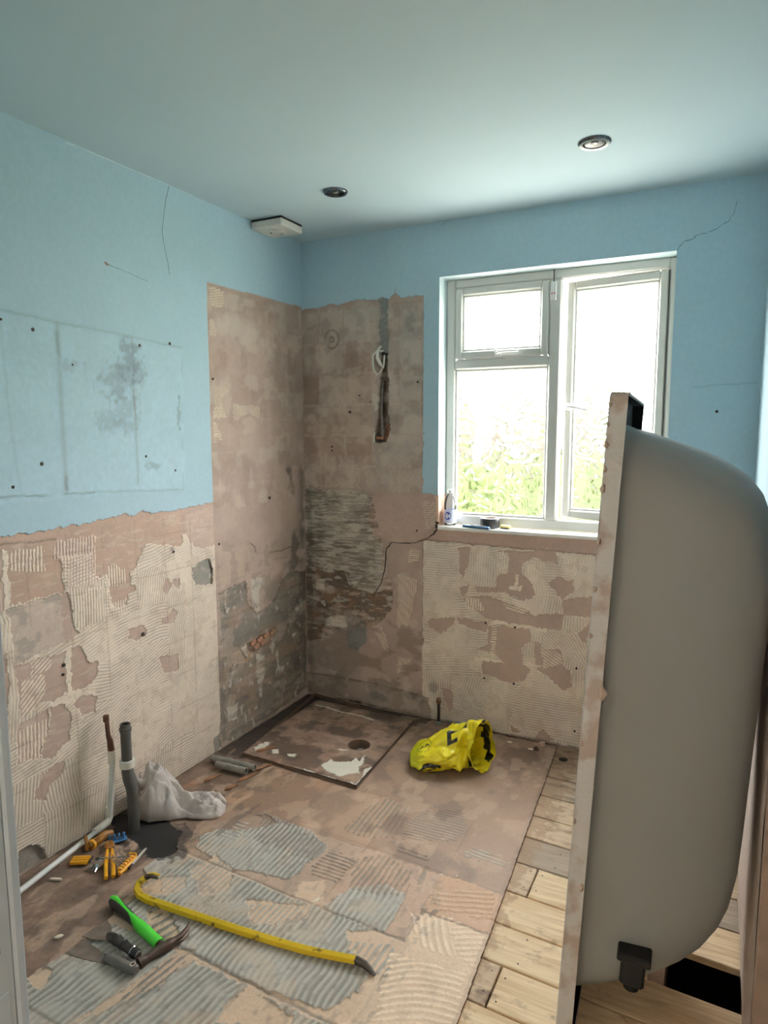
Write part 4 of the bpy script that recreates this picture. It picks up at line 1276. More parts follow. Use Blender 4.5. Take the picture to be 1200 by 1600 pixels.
# fixed pane
b2 = MB()
b2.box(.813, .824, YW + .010, YW + .03, 1.032, 1.735, .003).box(1.252, 1.264, YW + .010, YW + .03, 1.032, 1.735, .003)
b2.box(.82, 1.256, YW + .010, YW + .03, 1.032, 1.044, .003).box(.82, 1.256, YW + .010, YW + .03, 1.724, 1.735, .003)
b2.build('glazing_bead', M_bead, WIN)
swirl_pane('pane', .815, 1.262, 1.034, 1.733, WIN, 43, (0, YW + .024, 0))
# casement, hinged on its far side and left open a little
cs = sash('casement_sash', -.436, -.001, 1.038, 2.108, .040, WIN)
swirl_pane('pane', -.396, -.041, 1.078, 2.068, cs, 47, (0, .03, 0))
win_handle(cs, -.418, 0, 1.552, .105, .19)
cs.location = (1.757, YW + .004, 0)
cs.rotation_euler = (0, 0, math.radians(-7))
MB().box(1.7545, 1.757, YW - .001, YW + .02, 1.04, 2.105).build('gasket', M_gasket, WIN)

# alarm contact on the mullion
al = thing('window_alarm_contact', 'small white alarm contact with two red dots at the top of the window mullion', 'sensor', (1.281, YW - .004, 2.018))
MB().box(-.013, .013, -.012, 0, 0, .08, .003).build('case', M_white, al)
M_red = mat('red_dot', S(200, 70, 70), .5)
for dx in (-.006, .006):
    MB().lathe([(.0035, 0), (.0035, -.0128), (.002, -.0133)], 10, 'Y', (dx, 0, .03)).build('red_dot', M_red, al)
MB().tube([(0, -.004, .08), (0, -.004, .11), (0, -.004, .138)], .002, 6).build('wire', M_black, al)

# ---------------------------------------------------------------- outdoors, seen only through the swirled glass, and an unseen bounce surface
o = MB().box(-60, 60, 12.5, 80, -2.9, -2.8).build('lawn', mat('garden_grass', S(92, 104, 58), .95, var=.25, nscale=2))
tag(o, 'green garden lawn far below the window', 'lawn', kind='structure')
o = MB().box(-60, 60, .6, 12.5, -2.9, -2.8).build('bounce_ground', mat('pale_bounce_surface', S(190, 188, 180), .9, var=.08, nscale=2))  # unseen ground, added to bounce neutral light up to the ceiling
tag(o, 'unseen pale ground added below the window to bounce light', 'bounce ground', kind='structure')


def bush(name, label, cat, x, y, z0, h, rx, c, c2, seed, grp):
    n, mr_ = 40, 26
    th, ph = np.meshgrid(np.linspace(0, 2 * np.pi, n, endpoint=False), np.linspace(.02, np.pi - .02, mr_))
    d = np.stack([np.sin(ph) * np.cos(th), np.sin(ph) * np.sin(th), np.cos(ph)], -1)
    r = .78 + .5 * (fbm(th * 3.2, ph * 4, seed, 4) - .35)
    v_ = d * r[..., None] * np.array([rx, rx * .7, h / 2]) + np.array([0, 0, h / 2])
    idx = np.arange(n * mr_).reshape(mr_, n)
    f_ = [(idx[i, j], idx[i + 1, j], idx[i + 1, (j + 1) % n], idx[i, (j + 1) % n]) for i in range(mr_ - 1) for j in range(n)]
    f_ += [tuple(idx[0, ::-1]), tuple(idx[-1])]
    o_ = MB().add(v_.reshape(-1, 3), f_).build(name, mat(name + '_leaves', S(*c), .9, rgb2=S(*c2), thr=.5, nscale=3.5), None, True)
    o_.location = (x, y, z0)
    return tag(o_, label, cat, grp)


gb = 'garden greenery behind the glass'
for i, (x, h, c, c2, lab) in enumerate([(-5.35, 3.7, (36, 46, 8), (50, 57, 15), 'yellow-green garden bush in the part of the fixed pane by the bottle'), (-3.6, 3.9, (34, 46, 9), (48, 57, 16), 'yellow-green garden bush in the part of the fixed pane by the mullion'),
                                        (-1.85, 3.9, (32, 41, 14), (44, 50, 21), 'dull green garden bush in the part of the casement pane by the mullion'), (-.1, 4.1, (32, 40, 16), (43, 48, 23), 'dull green garden bush in the casement pane behind the bath')]):
    bush('garden_bush', lab, 'bush', x, 15.5, -2.8, h, .86, c, c2, i + 1, gb)
hd_ = Surf(np.linspace(-14, 8, 90), np.linspace(-2.8, .15, 20), 1500)
hd_.H = .5 * fbm(hd_.U / .8, hd_.V / .8, 5)
hd_.K[:] = 1
hd_.V = hd_.V + np.where(hd_.V > 0, .35 * fbm(hd_.U / .7, hd_.U * 0, 9), 0)
hd_.C[:] = S(38, 46, 16)
hg = hd_.mesh(lambda U, V, H: np.stack([U, 19.5 - H, V], -1), {1: ('garden_hedge', attr_mat('hedge_leaves', .9, .3, 5, .2, .4, 4), None)})[1]
md = hg.modifiers.new('thickness', 'SOLIDIFY')
md.thickness = 1.2
md.offset = 1
tag(hg, 'long clipped dark green garden hedge behind the bushes', 'hedge')
for i, (x, h, lab) in enumerate([(-8.4, 5.6, 'brown-grey tree crown in the part of the fixed pane by the bottle'), (-5.2, 5.0, 'brown-grey tree crown in the part of the fixed pane by the mullion'), (-2.0, 5.3, 'brown-grey tree crown in the casement pane beside the handle'), (1.2, 6.4, 'tall brown-grey tree crown in the casement pane above the bath')]):
    bush('garden_tree', lab, 'tree', x, 23, -2.8, h + .9, 1.55, (44, 40, 32), (56, 52, 43), i + 11, gb)

# ---------------------------------------------------------------- doorway (the edge of its frame is in the picture)
M_jamb = mat('worn_white_door_paint', S(140, 154, 166), .45, var=.05, nscale=14)
dj = MB().box(DX0, DX0 + .028, YF - .125, YF + .004, 0, DH, .003).box(DX1 - .028, DX1, YF - .125, YF + .004, 0, DH, .003).box(DX0 + .026, DX1 - .026, YF - .125, YF + .004, DH - .028, DH, .003)
DOOR = dj.build('door_1', M_jamb)
tag(DOOR, 'worn white door frame at the edge of the doorway', 'door frame', kind='structure')
MB().box(DX0 - .05, DX0 + .031, YF + .003, YF + .020, 0, DH + .05, .004).build('architrave', M_jamb, DOOR)
MB().box(DX1 - .031, DX1 + .05, YF + .003, YF + .020, 0, DH + .05, .004).build('architrave', M_jamb, DOOR)
MB().box(DX0 + .026, DX0 + .0292, YF - .10, YF - .006, .40, .695, .001).build('repair_block', M_jamb, DOOR)
M_scar = mat('dark_scarred_wood', S(58, 40, 38), .8, var=.3, nscale=90, rgb2=S(120, 112, 112), thr=.6)
MB().box(DX0 + .026, DX0 + .0288, YF - .040, YF - .022, .745, .815, .001).build('strike_mortise', M_scar, DOOR)
MB().box(DX0 + .026, DX0 + .0288, YF - .020, YF - .014, .755, .775, .001).build('screw_hole', M_scar, DOOR)
MB().box(DX0 + .026, DX0 + .0288, YF - .030, YF - .022, .712, .722, .001).build('screw_hole', M_scar, DOOR)

# unseen fill lamp added in the hall to warm the near floor and wall
lp = thing('hall_fill_lamp', 'unseen fill lamp added on the hall ceiling', 'lamp', (1.5, -3.4, HC))
MB().lathe([(.07, 0), (.07, -.02), (.05, -.03)], 24).build('base', M_white, lp, True)
ld = bpy.data.lights.new('bulb', 'POINT')
ld.energy = HALL_FILL_W
ld.color = (1, .92, .82)
ld.shadow_soft_size = .09
lo = bpy.data.objects.new('bulb', ld)
lo.location = (0, 0, -.16)
lo.parent = lp
col.objects.link(lo)

# ---------------------------------------------------------------- the bath, stood on end
BL, BW = 1.525, .70
M_hull = mat('grey_white_bath_underside', S(140, 143, 143), .55, var=.025, nscale=5, bump=.12, bscale=260)
M_under = mat('black_rim_underside', S(10, 10, 11), .8, var=.2, spec=.2)
M_rim = mat('white_bath_enamel', S(206, 204, 200), .35, var=.03, nscale=20)
M_lip = mat('plaster_crusted_bath_lip', S(190, 190, 190), .6, nscale=11, rgb2=S(166, 152, 144), thr=.53, bump=.9, bscale=90)
bath = thing('bathtub', 'grey-white bathtub stood upright on its end, rim edge caked with plaster', 'bathtub', (1.712, -1.60, 0), (0, math.radians(2.7), math.radians(3.35)))


def rrect(y0, y1, z0, z1, r, n=7):
    pts = []
    for cy, cz, a0 in ((y1 - r, z1 - r, 0), (y0 + r, z1 - r, 90), (y0 + r, z0 + r, 180), (y1 - r, z0 + r, 270)):
        for k in range(n + 1):
            a = math.radians(a0 + 90 * k / n)
            pts.append((cy + r * math.cos(a), cz + r * math.sin(a)))
    return pts


def loft(rings, close_last=True):
    n = len(rings[0])
    vs = [p for r in rings for p in r]
    fs = [(i * n + k, i * n + (k + 1) % n, (i + 1) * n + (k + 1) % n, (i + 1) * n + k) for i in range(len(rings) - 1) for k in range(n)]
    if close_last:
        fs.append(tuple((len(rings) - 1) * n + k for k in range(n)))
    return vs, fs


ring = lambda x, y0, y1, z0, z1, r: [(x, y, z) for y, z in rrect(y0, y1, z0, z1, r)]
LH = .036
# rim plate (its back is black), the turned-down lip and the tub itself
v1, f1 = loft([ring(.0, .064, BW - .064, .118, BL - .072, .09), ring(0, .004, BW - .004, .004, BL - .004, .012)], False)
o = MB().add(v1, f1).build('rim', M_rim, bath, True)
v1, f1 = loft([ring(.005, .056, BW - .056, .108, BL - .066, .09), ring(.005, .006, BW - .006, .006, BL - .006, .010)], False)
MB().add(v1, f1).build('rim_underside', M_under, bath)
oo = [ring(0, .004, BW - .004, .004, BL - .004, .012), ring(.003, 0, BW, 0, BL, .012), ring(LH, 0, BW, 0, BL, .012), ring(LH, .006, BW - .006, .006, BL - .006, .010), ring(.005, .006, BW - .006, .006, BL - .006, .010)]
v1, f1 = loft(oo, False)
MB().add(v1, f1).build('lip', M_lip, bath, 30)
v1, f1 = loft([ring(LH - .001, .0068, BW - .0068, .0068, BL - .0068, .010), ring(.006, .0068, BW - .0068, .0068, BL - .0068, .010)], False)
MB().add(v1, f1).build('lip_inside', M_under, bath)
HS = [(0.0039, .305, .110, 1.462, .09), (0.0291, .304, .114, 1.452, .10), (0.0582, .300, .120, 1.447, .11), (0.1164, .293, .138, 1.430, .13), (0.1940, .284, .176, 1.405, .14), (0.2473, .275, .215, 1.385, .15), (0.2861, .264, .255, 1.360, .15),
      (0.3152, .250, .30, 1.325, .15), (0.3327, .232, .345, 1.285, .14), (0.3424, .21, .395, 1.235, .13), (0.3473, .18, .45, 1.17, .11), (0.3482, .12, .53, 1.08, .08)]
rings_o = [ring(x, BW / 2 - hw, BW / 2 + hw, zb, zt, r) for x, hw, zb, zt, r in HS]
v1, f1 = loft(rings_o)
MB().add(v1, f1).build('hull', M_hull, bath, 60)
rings_i = [ring(max(x - .008, -.0005), BW / 2 - hw + .007, BW / 2 + hw - .007, zb + .007, zt - .007, r) for x, hw, zb, zt, r in HS]
v1, f1 = loft(rings_i)
MB().add(v1, f1).build('basin', M_rim, bath, 60)
# black fitting at the foot end
fo_ = MB().box(.124, .176, .028, .085, .225, .292, .006).box(.115, .186, .020, .085, .286, .308, .004)
fo_.tube([(.150, .052, .24), (.150, .052, .210)], .017, 14)
fo_.build('overflow_fitting', mat('matt_black_fitting', S(10, 10, 10), .7), bath, 30)
M_res = mat('plaster_crust', S(182, 164, 152), .9, var=.15, nscale=50, bump=.8, bscale=160)
for i, (z, x, sz) in enumerate([(1.50, .003, .35), (1.46, .002, .3), (1.42, .002, .4), (1.37, .004, .35), (1.33, .003, .5), (1.22, .004, .4), (1.12, .004, .45), (1.02, .004, .35), (.90, .036, .9), (.78, .004, .35), (.60, .004, .3), (.45, .030, .5)]):
    mb = MB()
    th = np.linspace(0, 2 * np.pi, 9)[:-1]
    for_h = [(.0, 1.0), (.006, .8), (.009, .4)]
    rings = [[(x + .011 * sz * f * math.cos(t) * (1 + .25 * math.sin(3 * t + i)), -h_, z + .019 * sz * f * math.sin(t) * (1 + .2 * math.cos(2 * t + i))) for t in th] for h_, f in for_h]
    v1, f1 = loft(rings)
    o = mb.add(v1, f1).build('plaster_crust', M_res, bath, 60)

# ================================================================== THINGS ON THE CEILING AND WALLS
M_chrome = mat('chrome', S(190, 192, 194), .15, 1.0, var=.03)
M_dchrome = mat('smoky_chrome', S(96, 98, 100), .22, 1.0, var=.03)
M_fan = mat('yellowed_white_plastic', S(214, 212, 204), .5, var=.02)
fan = thing('extractor_fan', 'square white extractor fan on the ceiling beside the shower corner', 'extractor fan', (.094, -.335, HC), (0, 0, 0))
MB().box(-.083, .083, -.083, .083, -.010, 0, .002).build('mounting_plate', M_black, fan)
MB().box(-.085, .085, -.085, .085, -.040, -.008, .005).build('cover', M_fan, fan)
MB().lathe([(.040, -.0395), (.040, -.047), (.032, -.050), (.032, -.0395)], 28, cap0=False, cap1=False).build('grille_ring', M_fan, fan, True)
MB().lathe([(.024, -.0395), (.024, -.046), (.006, -.049)], 24).build('grille_disc', M_fan, fan, True)
for a in (0.3, 3.44):
    MB().box(.025, .033, -.008, .008, -.0465, -.0396, .001).xf(Matrix.Rotation(a, 4, 'Z')).build('dark_slot', M_black, fan)
for px, py, r, lab in ((524, 299, .050, 'small chrome ceiling downlight near the extractor fan'), (929, 222, .054, 'chrome ceiling downlight above the window, the bigger in view')):
    p = hit(px, py, 2, HC)
    d = thing('ceiling_downlight', lab, 'downlight', (p[0], p[1], HC), (0, 0, 0), 'ceiling downlights')
    MB().lathe([(r, 0), (r, -.004), (r * .92, -.009), (r * .70, -.008), (r * .66, -.0005)], 32, cap0=False, cap1=False).build('bezel', M_dchrome, d, True)
    MB().lathe([(r * .66, -.0008), (r * .60, -.006), (r * .45, -.0035), (r * .3, -.002), (.004, -.0015)], 32).build('reflector', mat('downlight_reflector', S(70, 68, 66), .3, .9), d, True)
    MB().lathe([(r * .22, 0), (r * .20, -.006), (r * .08, -.0085)], 16).build('bulb', mat('bulb_glass', S(130, 130, 126), .15), d, True)

# shower pipe, cable loops in the chase
M_copper = mat('dull_copper', S(128, 88, 66), .45, .7, var=.25, nscale=60)
M_pipegrey = mat('tarnished_pipe', S(96, 90, 84), .35, .6, var=.25, nscale=50)
x0, z0 = on_back([(596, 604)])[0]
x1, z1 = on_back([(596, 688)])[0]
sp = thing('shower_supply_pipe', 'dark metal shower pipe in the cut wall recess', 'pipe', (x0, .012, z1))
MB().tube([(0, 0, .012), (-.003, 0, .1), (-.006, 0, .18), (.0, 0, z0 - z1), (.004, 0, z0 - z1 + .03)], .008, 12).build('pipe', M_pipegrey, sp, True)
MB().lathe([(.013, .02), (.016, .03), (.016, .055), (.011, .06)], 14, at=(0, 0, 0)).build('joint', M_pipegrey, sp, True)
MB().tube([(0, 0, .02), (0, -.008, .012), (-.012, -.014, .012), (-.026, -.016, .014)], .010, 12).build('elbow', M_copper, sp, True)
M_cable = mat('white_flat_cable', S(224, 220, 210), .5, var=.03)
cb = thing('cable_loop', 'white flat cable looped out of the wall recess', 'cable', (*on_back([(590, 590)])[0][:1], -.002, on_back([(590, 590)])[0][1]))
w0 = lambda px, py, d: (on_back([(px, py)])[0][0] - cb.location.x, -d, on_back([(px, py)])[0][1] - cb.location.z)
MB().tube([w0(598, 548, -.01), w0(589, 550, .012), w0(585.5, 556, .02), w0(586, 570, .022), w0(588, 580, .022), w0(592, 586, .018), w0(596, 582, .008), w0(597, 574, -.008)], .0105, 10, True, [(1, .5)] * 8).build('outer_loop', M_cable, cb, True)
MB().tube([w0(594, 540, -.01), w0(591.5, 550, .014), w0(593, 560, .02), w0(597, 569, .020), w0(602, 574, .016), w0(601.5, 566, .008), w0(600, 556, -.008)], .0105, 10, True, [(1, .5)] * 7).build('inner_loop', M_cable, cb, True)
MB().tube([(-.042, -.006, .04), (-.041, -.014, .01), (-.040, -.014, -.012)], .004, 8).build('white_clip', M_cable, sp, True)

# ================================================================== ON THE WINDOW SILL
ZS = WZ0 + .003
M_pet, nt, b_ = new_mat('clear_bottle_plastic')
N = nt.nodes
t1 = N.new('ShaderNodeBsdfTransparent')
t1.inputs[0].default_value = (.93, .95, .97, 1)
g1_ = N.new('ShaderNodeBsdfGlossy')
g1_.inputs['Roughness'].default_value = .08
fz = N.new('ShaderNodeFresnel')
fz.inputs[0].default_value = 1.5
mxs = N.new('ShaderNodeMixShader')
nt.links.new(fz.outputs[0], mxs.inputs[0])
nt.links.new(t1.outputs[0], mxs.inputs[1])
nt.links.new(g1_.outputs[0], mxs.inputs[2])
nt.links.new(mxs.outputs[0], N['Material Output'].inputs['Surface'])
bt = thing('water_bottle', 'clear plastic water bottle with blue round logo on its label', 'bottle', (.812, .052, ZS))
R0 = .030
MB().lathe([(.018, 0), (.027, .002), (R0, .010), (R0, .05), (R0 * .96, .055), (R0, .06), (R0, .105), (R0 * .9, .125), (R0 * .66, .142), (.014, .152), (.0125, .156), (.0125, .164)], 28, cap1=False).build('bottle_body', M_pet, bt, True)
MB().lathe([(.0145, .157), (.0145, .173), (.013, .175)], 20).build('cap', M_white, bt, True)
MB().lathe([(R0 + .0006, .012), (R0 + .0006, .078)], 28, cap0=False, cap1=False).build('label', mat('pale_lilac_label', S(206, 212, 236), .5, var=.02), bt, True)


def on_bottle(name, m, pts, lift, parent):
    """flat print wrapped on the bottle: pts in (arc metres, height)"""
    vs, n = [], len(pts)
    for a, z in pts:
        t = math.radians(-70) + a / R0
        vs.append(((R0 + lift) * math.cos(t), (R0 + lift) * math.sin(t), z))
    c = np.mean(vs, 0)
    t = math.atan2(c[1], c[0])
    vs.append(((R0 + lift) * math.cos(t), (R0 + lift) * math.sin(t), c[2]))
    return MB().add(vs, [(i, (i + 1) % n, n) for i in range(n)]).build(name, m, parent)


M_blue = mat('label_blue', S(34, 60, 160), .5)
disc = [(-.012 + .0165 * math.cos(t), .048 + .0195 * math.sin(t)) for t in np.linspace(0, 6.2832, 25)[:-1]]
lg = on_bottle('label_logo', M_blue, disc, .0010, bt)
for q in ([(-.020, .058), (-.010, .058), (-.010, .0605), (-.020, .0605)], [(-.020, .0535), (-.009, .0535), (-.009, .056), (-.020, .056)], [(-.019, .045), (-.009, .045), (-.009, .0515), (-.019, .0515)], [(-.020, .036), (-.013, .035), (-.009, .039), (-.010, .044), (-.017, .043)]):
    on_bottle('logo_mark', M_white, q, .0014, lg)
tp = thing('tape_roll', 'black roll of tape standing on the white window sill', 'tape', (1.012, .058, ZS))
MB().lathe([(.030, -.0), (.0455, 0), (.047, .002), (.047, .044), (.0455, .046), (.030, .046), (.030, 0)], 32, cap0=False, cap1=False).build('tape_winding', M_black, tp, True)
MB().lathe([(.0295, .001), (.0295, .045), (.0275, .045), (.0275, .001), (.0295, .001)], 28, cap0=False, cap1=False).build('cardboard_core', mat('tape_core', S(120, 100, 80), .8), tp, True)
M_knife = mat('blue_knife_plastic', S(28, 74, 108), .4, var=.08)
kn = thing('snap_off_knife', 'blue plastic knife lying on the sill before the black tape', 'knife', (.965, .000, ZS), (0, 0, math.radians(-12)))
MB().box(-.075, .07, -.009, .009, 0, .012, .003).build('handle', M_knife, kn)
MB().box(-.03, .05, -.005, .005, .0118, .015, .001).build('slider', M_black, kn)
MB().box(.068, .10, -.006, .006, .004, .0055).build('blade', M_chrome, kn)
M_ybit = mat('pale_yellow_plastic', S(218, 200, 130), .5, var=.06)
yb = thing('tape_measure_clip', 'small pale yellow clip with dark edge on the window sill', 'clip', (1.095, .040, ZS), (0, 0, math.radians(-15)))
MB().box(-.026, .026, -.011, .011, .004, .018, .004).build('body', M_ybit, yb)
MB().box(-.022, .022, -.013, .009, 0, .006, .002).build('dark_base', M_black, yb)

# ================================================================== SHOWER BASE
SBX = Surf(lines((.115, .735, .004)), lines((-.765, -.085, .004)), 1200)
quad = on_floor([(379, 1181), (557, 1233), (646, 1130), (492, 1087)])
SBX.C[:] = S(138, 110, 92) * (1 + .5 * (SBX.mott - .5) + .12 * (SBX.fine - .5))[..., None]
SBX.H[:] = .014 + .0012 * (SBX.mott - .5)
SBX.K[:] = 1
Z7 = lambda pts: on_floor(zm(pts, 260, 1040, 2.222), .014)
for i, (px, py, r1, r2, c, a) in enumerate([(430, 1150, .10, .10, (74, 60, 50), .8), (400, 1170, .08, .06, (56, 46, 38), .8), (470, 1110, .12, .10, (120, 94, 76), .5), (500, 1160, .12, .08, (150, 122, 102), .6), (600, 1120, .12, .06, (70, 58, 50), .7),
                                            (450, 1180, .1, .05, (66, 54, 46), .7), (520, 1100, .2, .05, (78, 64, 54), .6), (560, 1130, .12, .05, (146, 118, 98), .5), (620, 1140, .06, .12, (84, 70, 60), .6), (540, 1210, .1, .06, (152, 126, 108), .5)]):
    SBX.blot(*on_floor([(px, py)], .014)[0], r1, r2, S(*c), a, .34, .07, 10 + i)
WS = S(232, 226, 212)
for pts in ([(540, 345), (575, 322), (585, 336), (640, 335), (655, 320), (668, 335), (690, 310), (682, 338), (668, 352), (675, 375), (640, 376), (610, 386), (570, 372), (545, 362)], [(590, 290), (640, 290), (610, 298)], [(305, 285), (345, 265), (362, 268), (340, 292), (312, 296)],
            [(368, 292), (388, 290), (390, 306), (370, 306)], [(418, 308), (448, 310), (440, 320), (422, 318)], [(475, 360), (500, 366), (560, 386), (610, 402), (652, 412), (684, 376), (700, 350), (714, 352), (695, 390), (660, 430), (640, 424), (560, 400), (480, 374)]):
    SBX.fill(Z7(pts), 2, WS, .0165, .05)
sl, m = SBX.reg(Z7([(372, 295), (386, 294), (386, 304), (374, 304)]))
SBX.line(Z7([(520, 137), (560, 145), (610, 162), (680, 175), (720, 190)]), WS, .004, .95, .001)
qa = np.array(quad)
SBX.keep = in_poly(SBX.U, SBX.V, [tuple(p) for p in qa])
hc = on_floor([(561, 1164)], .014)[0]
SBX.keep &= np.hypot(SBX.U - hc[0], SBX.V - hc[1]) > .049
ALL = [(.1, -.78), (.75, -.78), (.75, -.05), (.1, -.05)]
nf = fbm(SBX.U / .16, SBX.V / .16, 900, 5)
one = (SBX.K == 1)[..., None]
SBX.C = np.where(one, SBX.C * (.45 + 1.15 * nf)[..., None], SBX.C)
kk1 = SBX.K.copy()
SBX.scuff(ALL, S(64, 52, 44), .7, .54, .08, .12, 1)
SBX.scuff(ALL, S(176, 146, 122), .5, .58, .10, .06, 2)
SBX.scuff(ALL, S(92, 66, 48), .5, .60, .05, .05, 3)
SBX.C = np.where((kk1 == 2)[..., None], WS * (.92 + .1 * SBX.fine)[..., None], SBX.C)
SBX.line(Z7([(520, 137), (560, 145), (610, 162), (680, 175), (720, 190)]), WS, .004, .95, .001)
SBX.mute(.85, [1])
sbo = SBX.mesh(lambda U, V, H: np.stack([U, V, H], -1), {1: ('shower_base_board', attr_mat('damp_stained_board', .5, .3, 250, .4, .12, 90), None), 2: ('white_sealant', M_adh, 1)})
SB = sbo[1]
tag(SB, 'damp square board with a round drain hole and white sealant splashes in the corner', 'shower base')
sbo[2]['kind'] = 'stuff'
mbx = MB()
n = 4
ed = [tuple(p) for p in qa]
vs = []
fs = []
for i in range(4):
    p, q = np.array(ed[i]), np.array(ed[(i + 1) % 4])
    k = len(vs)
    cen = qa.mean(0)
    p2, q2 = p + (p - cen) * .004, q + (q - cen) * .004
    vs += [(*p2, .0135), (*q2, .0135), (*q2, -.004), (*p2, -.004), (*(p + (cen - p) * .02), .0145), (*(q + (cen - q) * .02), .0145)]
    fs += [(k, k + 1, k + 2, k + 3)]
MB().add(vs, fs).build('board_edge', mat('board_edge_wet', S(96, 78, 64), .8, var=.2), SB)
MB().lathe([(.051, .0155), (.050, .014), (.050, -.05), (.048, -.06)], 32, at=(*hc, 0), cap0=False, cap1=False).build('drain_hole', mat('dark_hole_side', S(92, 70, 56), .9, var=.2), SB, True)
MB().lathe([(.0495, -.058), (.001, -.06)], 24, at=(*hc, 0), cap0=False, cap1=False).build('drain_void', mat('drain_dark', S(14, 12, 11), .9), SB)
MB().lathe([(.027, -.06), (.027, -.012), (.024, -.010), (.022, -.014), (.022, -.05), (.002, -.052)], 24, at=(hc[0] + .012, hc[1] - .004, 0), cap0=False, cap1=False).build('waste_socket', mat('pale_waste_plastic', S(186, 186, 184), .4), SB, True)

# ================================================================== PIPES
M_wpipe = mat('dark_grey_waste_plastic', S(66, 64, 60), .5, var=.12, nscale=25)
M_collar = mat('off_white_collar', S(224, 220, 208), .5, var=.04)
YP = -1.365
wp = thing('waste_pipe', 'dark grey plastic waste pipe with white collar rising from the black patch', 'pipe', (.135, YP, 0))
wq = lambda px, py: (hit(px, py, 1, YP)[0] - .135, 0, hit(px, py, 1, YP)[2])
zt, zc = wq(197, 1133)[2], wq(197, 1190)[2]
xt = wq(197, 1160)[0]
MB().tube([(0, 0, -.05), (0, 0, wq(210, 1245)[2]), (-.002, 0, wq(209, 1232)[2]), (xt + .008, 0, wq(202, 1217)[2]), (xt, 0, wq(198, 1205)[2]), (xt, 0, zc)], [.020, .020, .0215, .0235, .0215, .020], 20).build('lower_pipe', M_wpipe, wp, True)
MB().lathe([(.0185, zc), (.0185, zt + .004), (.0150, zt + .004), (.0150, zt - .06)], 22, at=(xt, 0, 0), cap1=False).build('upper_pipe', M_wpipe, wp, True)
MB().lathe([(.0185, zt - .024), (.0215, zt - .022), (.0215, zt - .010), (.0185, zt - .008)], 22, at=(xt, 0, 0), cap0=False, cap1=False).build('pipe_lip', M_wpipe, wp, True)
MB().lathe([(.0205, zc - .020), (.0265, zc - .018), (.0265, zc + .008), (.0195, zc + .010)], 22, at=(xt, 0, 0), cap0=False, cap1=False).build('collar', M_collar, wp, True)
M_wht = mat('white_plastic_pipe', S(226, 228, 226), .35, var=.02)
M_rust = mat('rusty_brown_copper', S(84, 52, 38), .6, .4, var=.35, nscale=70)
YC = -1.39
cp = thing('supply_pipe', 'white plastic pipe with rusty copper end, running along the left wall', 'pipe', (.038, YC, 0))
cq = lambda px, py: np.array([hit(px, py, 1, YC)[0] - .038, 0, hit(px, py, 1, YC)[2]])
e0, e1, e2 = cq(172, 1280), cq(176, 1185), cq(172, 1165)
MB().tube([(0, 0, .028), tuple(e0 * .5 + np.array([0, 0, .02])), tuple(e1), tuple(cq(175, 1180))], .0095, 14).build('riser', M_wht, cp, True)
MB().tube([tuple(cq(175, 1192)), tuple(cq(174, 1172))], .0135, 14).build('connector', M_collar, cp, True)
MB().tube([tuple(cq(174, 1174)), tuple(cq(172, 1158)), tuple(cq(169, 1148)), tuple(cq(167, 1128)), tuple(cq(166, 1122))], [.0125, .0105, .008, .008, .008], 12).build('copper_end', M_rust, cp, True)
MB().tube([tuple(cq(166, 1127)), tuple(cq(165.5, 1118))], .011, 8).build('nut', M_rust, cp)
el = MB().tube([(0, 0, .075), (0, 0, .035), (.003, -.012, .022), (.005, -.045, .018), (.006, -.075, .017)], .0135, 14)
el.build('elbow', M_collar, cp, True)
pe = on_floor([(30, 1393)], .015)[0]
MB().tube([(.004, -.03, .017), (pe[0] - .038, pe[1] - YC, .015), ((pe[0] - .038) * 1.3 + .006, (pe[1] - YC) * 1.6, .015)], .0095, 14).build('floor_run', M_wht, cp, True)
sp2 = thing('capped_pipe', 'thin dark copper pipe stub standing at the foot of the window wall', 'pipe', (.797, -.045, 0))
zz = hit(685, 1092, 1, -.045)[2]
MB().tube([(0, 0, -.02), (.001, 0, zz * .5), (0, 0, zz)], .0075, 12).build('stub', mat('dark_copper', S(58, 44, 36), .45, .6, var=.3), sp2, True)
MB().lathe([(.011, zz - .022), (.0125, zz - .018), (.0125, zz - .006), (.009, zz + .004)], 8).build('cap_nut', M_copper, sp2)
MB().lathe([(.016, -.004), (.016, .010), (.010, .016)], 12).build('floor_collar', mat('verdigris_collar', S(110, 112, 100), .6), sp2, True)
M_gp = mat('dusty_grey_pipe', S(128, 126, 118), .6, var=.15, nscale=30)
for i, (a, b) in enumerate((((332, 1183), (398, 1199)), ((338, 1193), (385, 1204)))):
    p, q = on_floor([a], .02)[0], on_floor([b], .02)[0]
    o = thing('cut_pipe', ['longer dusty grey cut pipe lying beside the shower board', 'shorter dusty grey cut pipe lying nearest the cloth'][i], 'pipe', (p[0], p[1], .018), (0, 0, math.atan2(q[1] - p[1], q[0] - p[0])), 'cut pipes by the wall')
    ln = math.hypot(q[0] - p[0], q[1] - p[1])
    MB().lathe([(.011, 0), (.014, 0), (.014, ln), (.011, ln), (.011, .01)], 16, 'X', cap0=False, cap1=False).build('tube', M_gp, o, True)
    MB().lathe([(.0155, ln * .35), (.0165, ln * .37), (.0165, ln * .45), (.0155, ln * .47)], 16, 'X', cap0=False, cap1=False).build('coupling', M_gp, o, True)

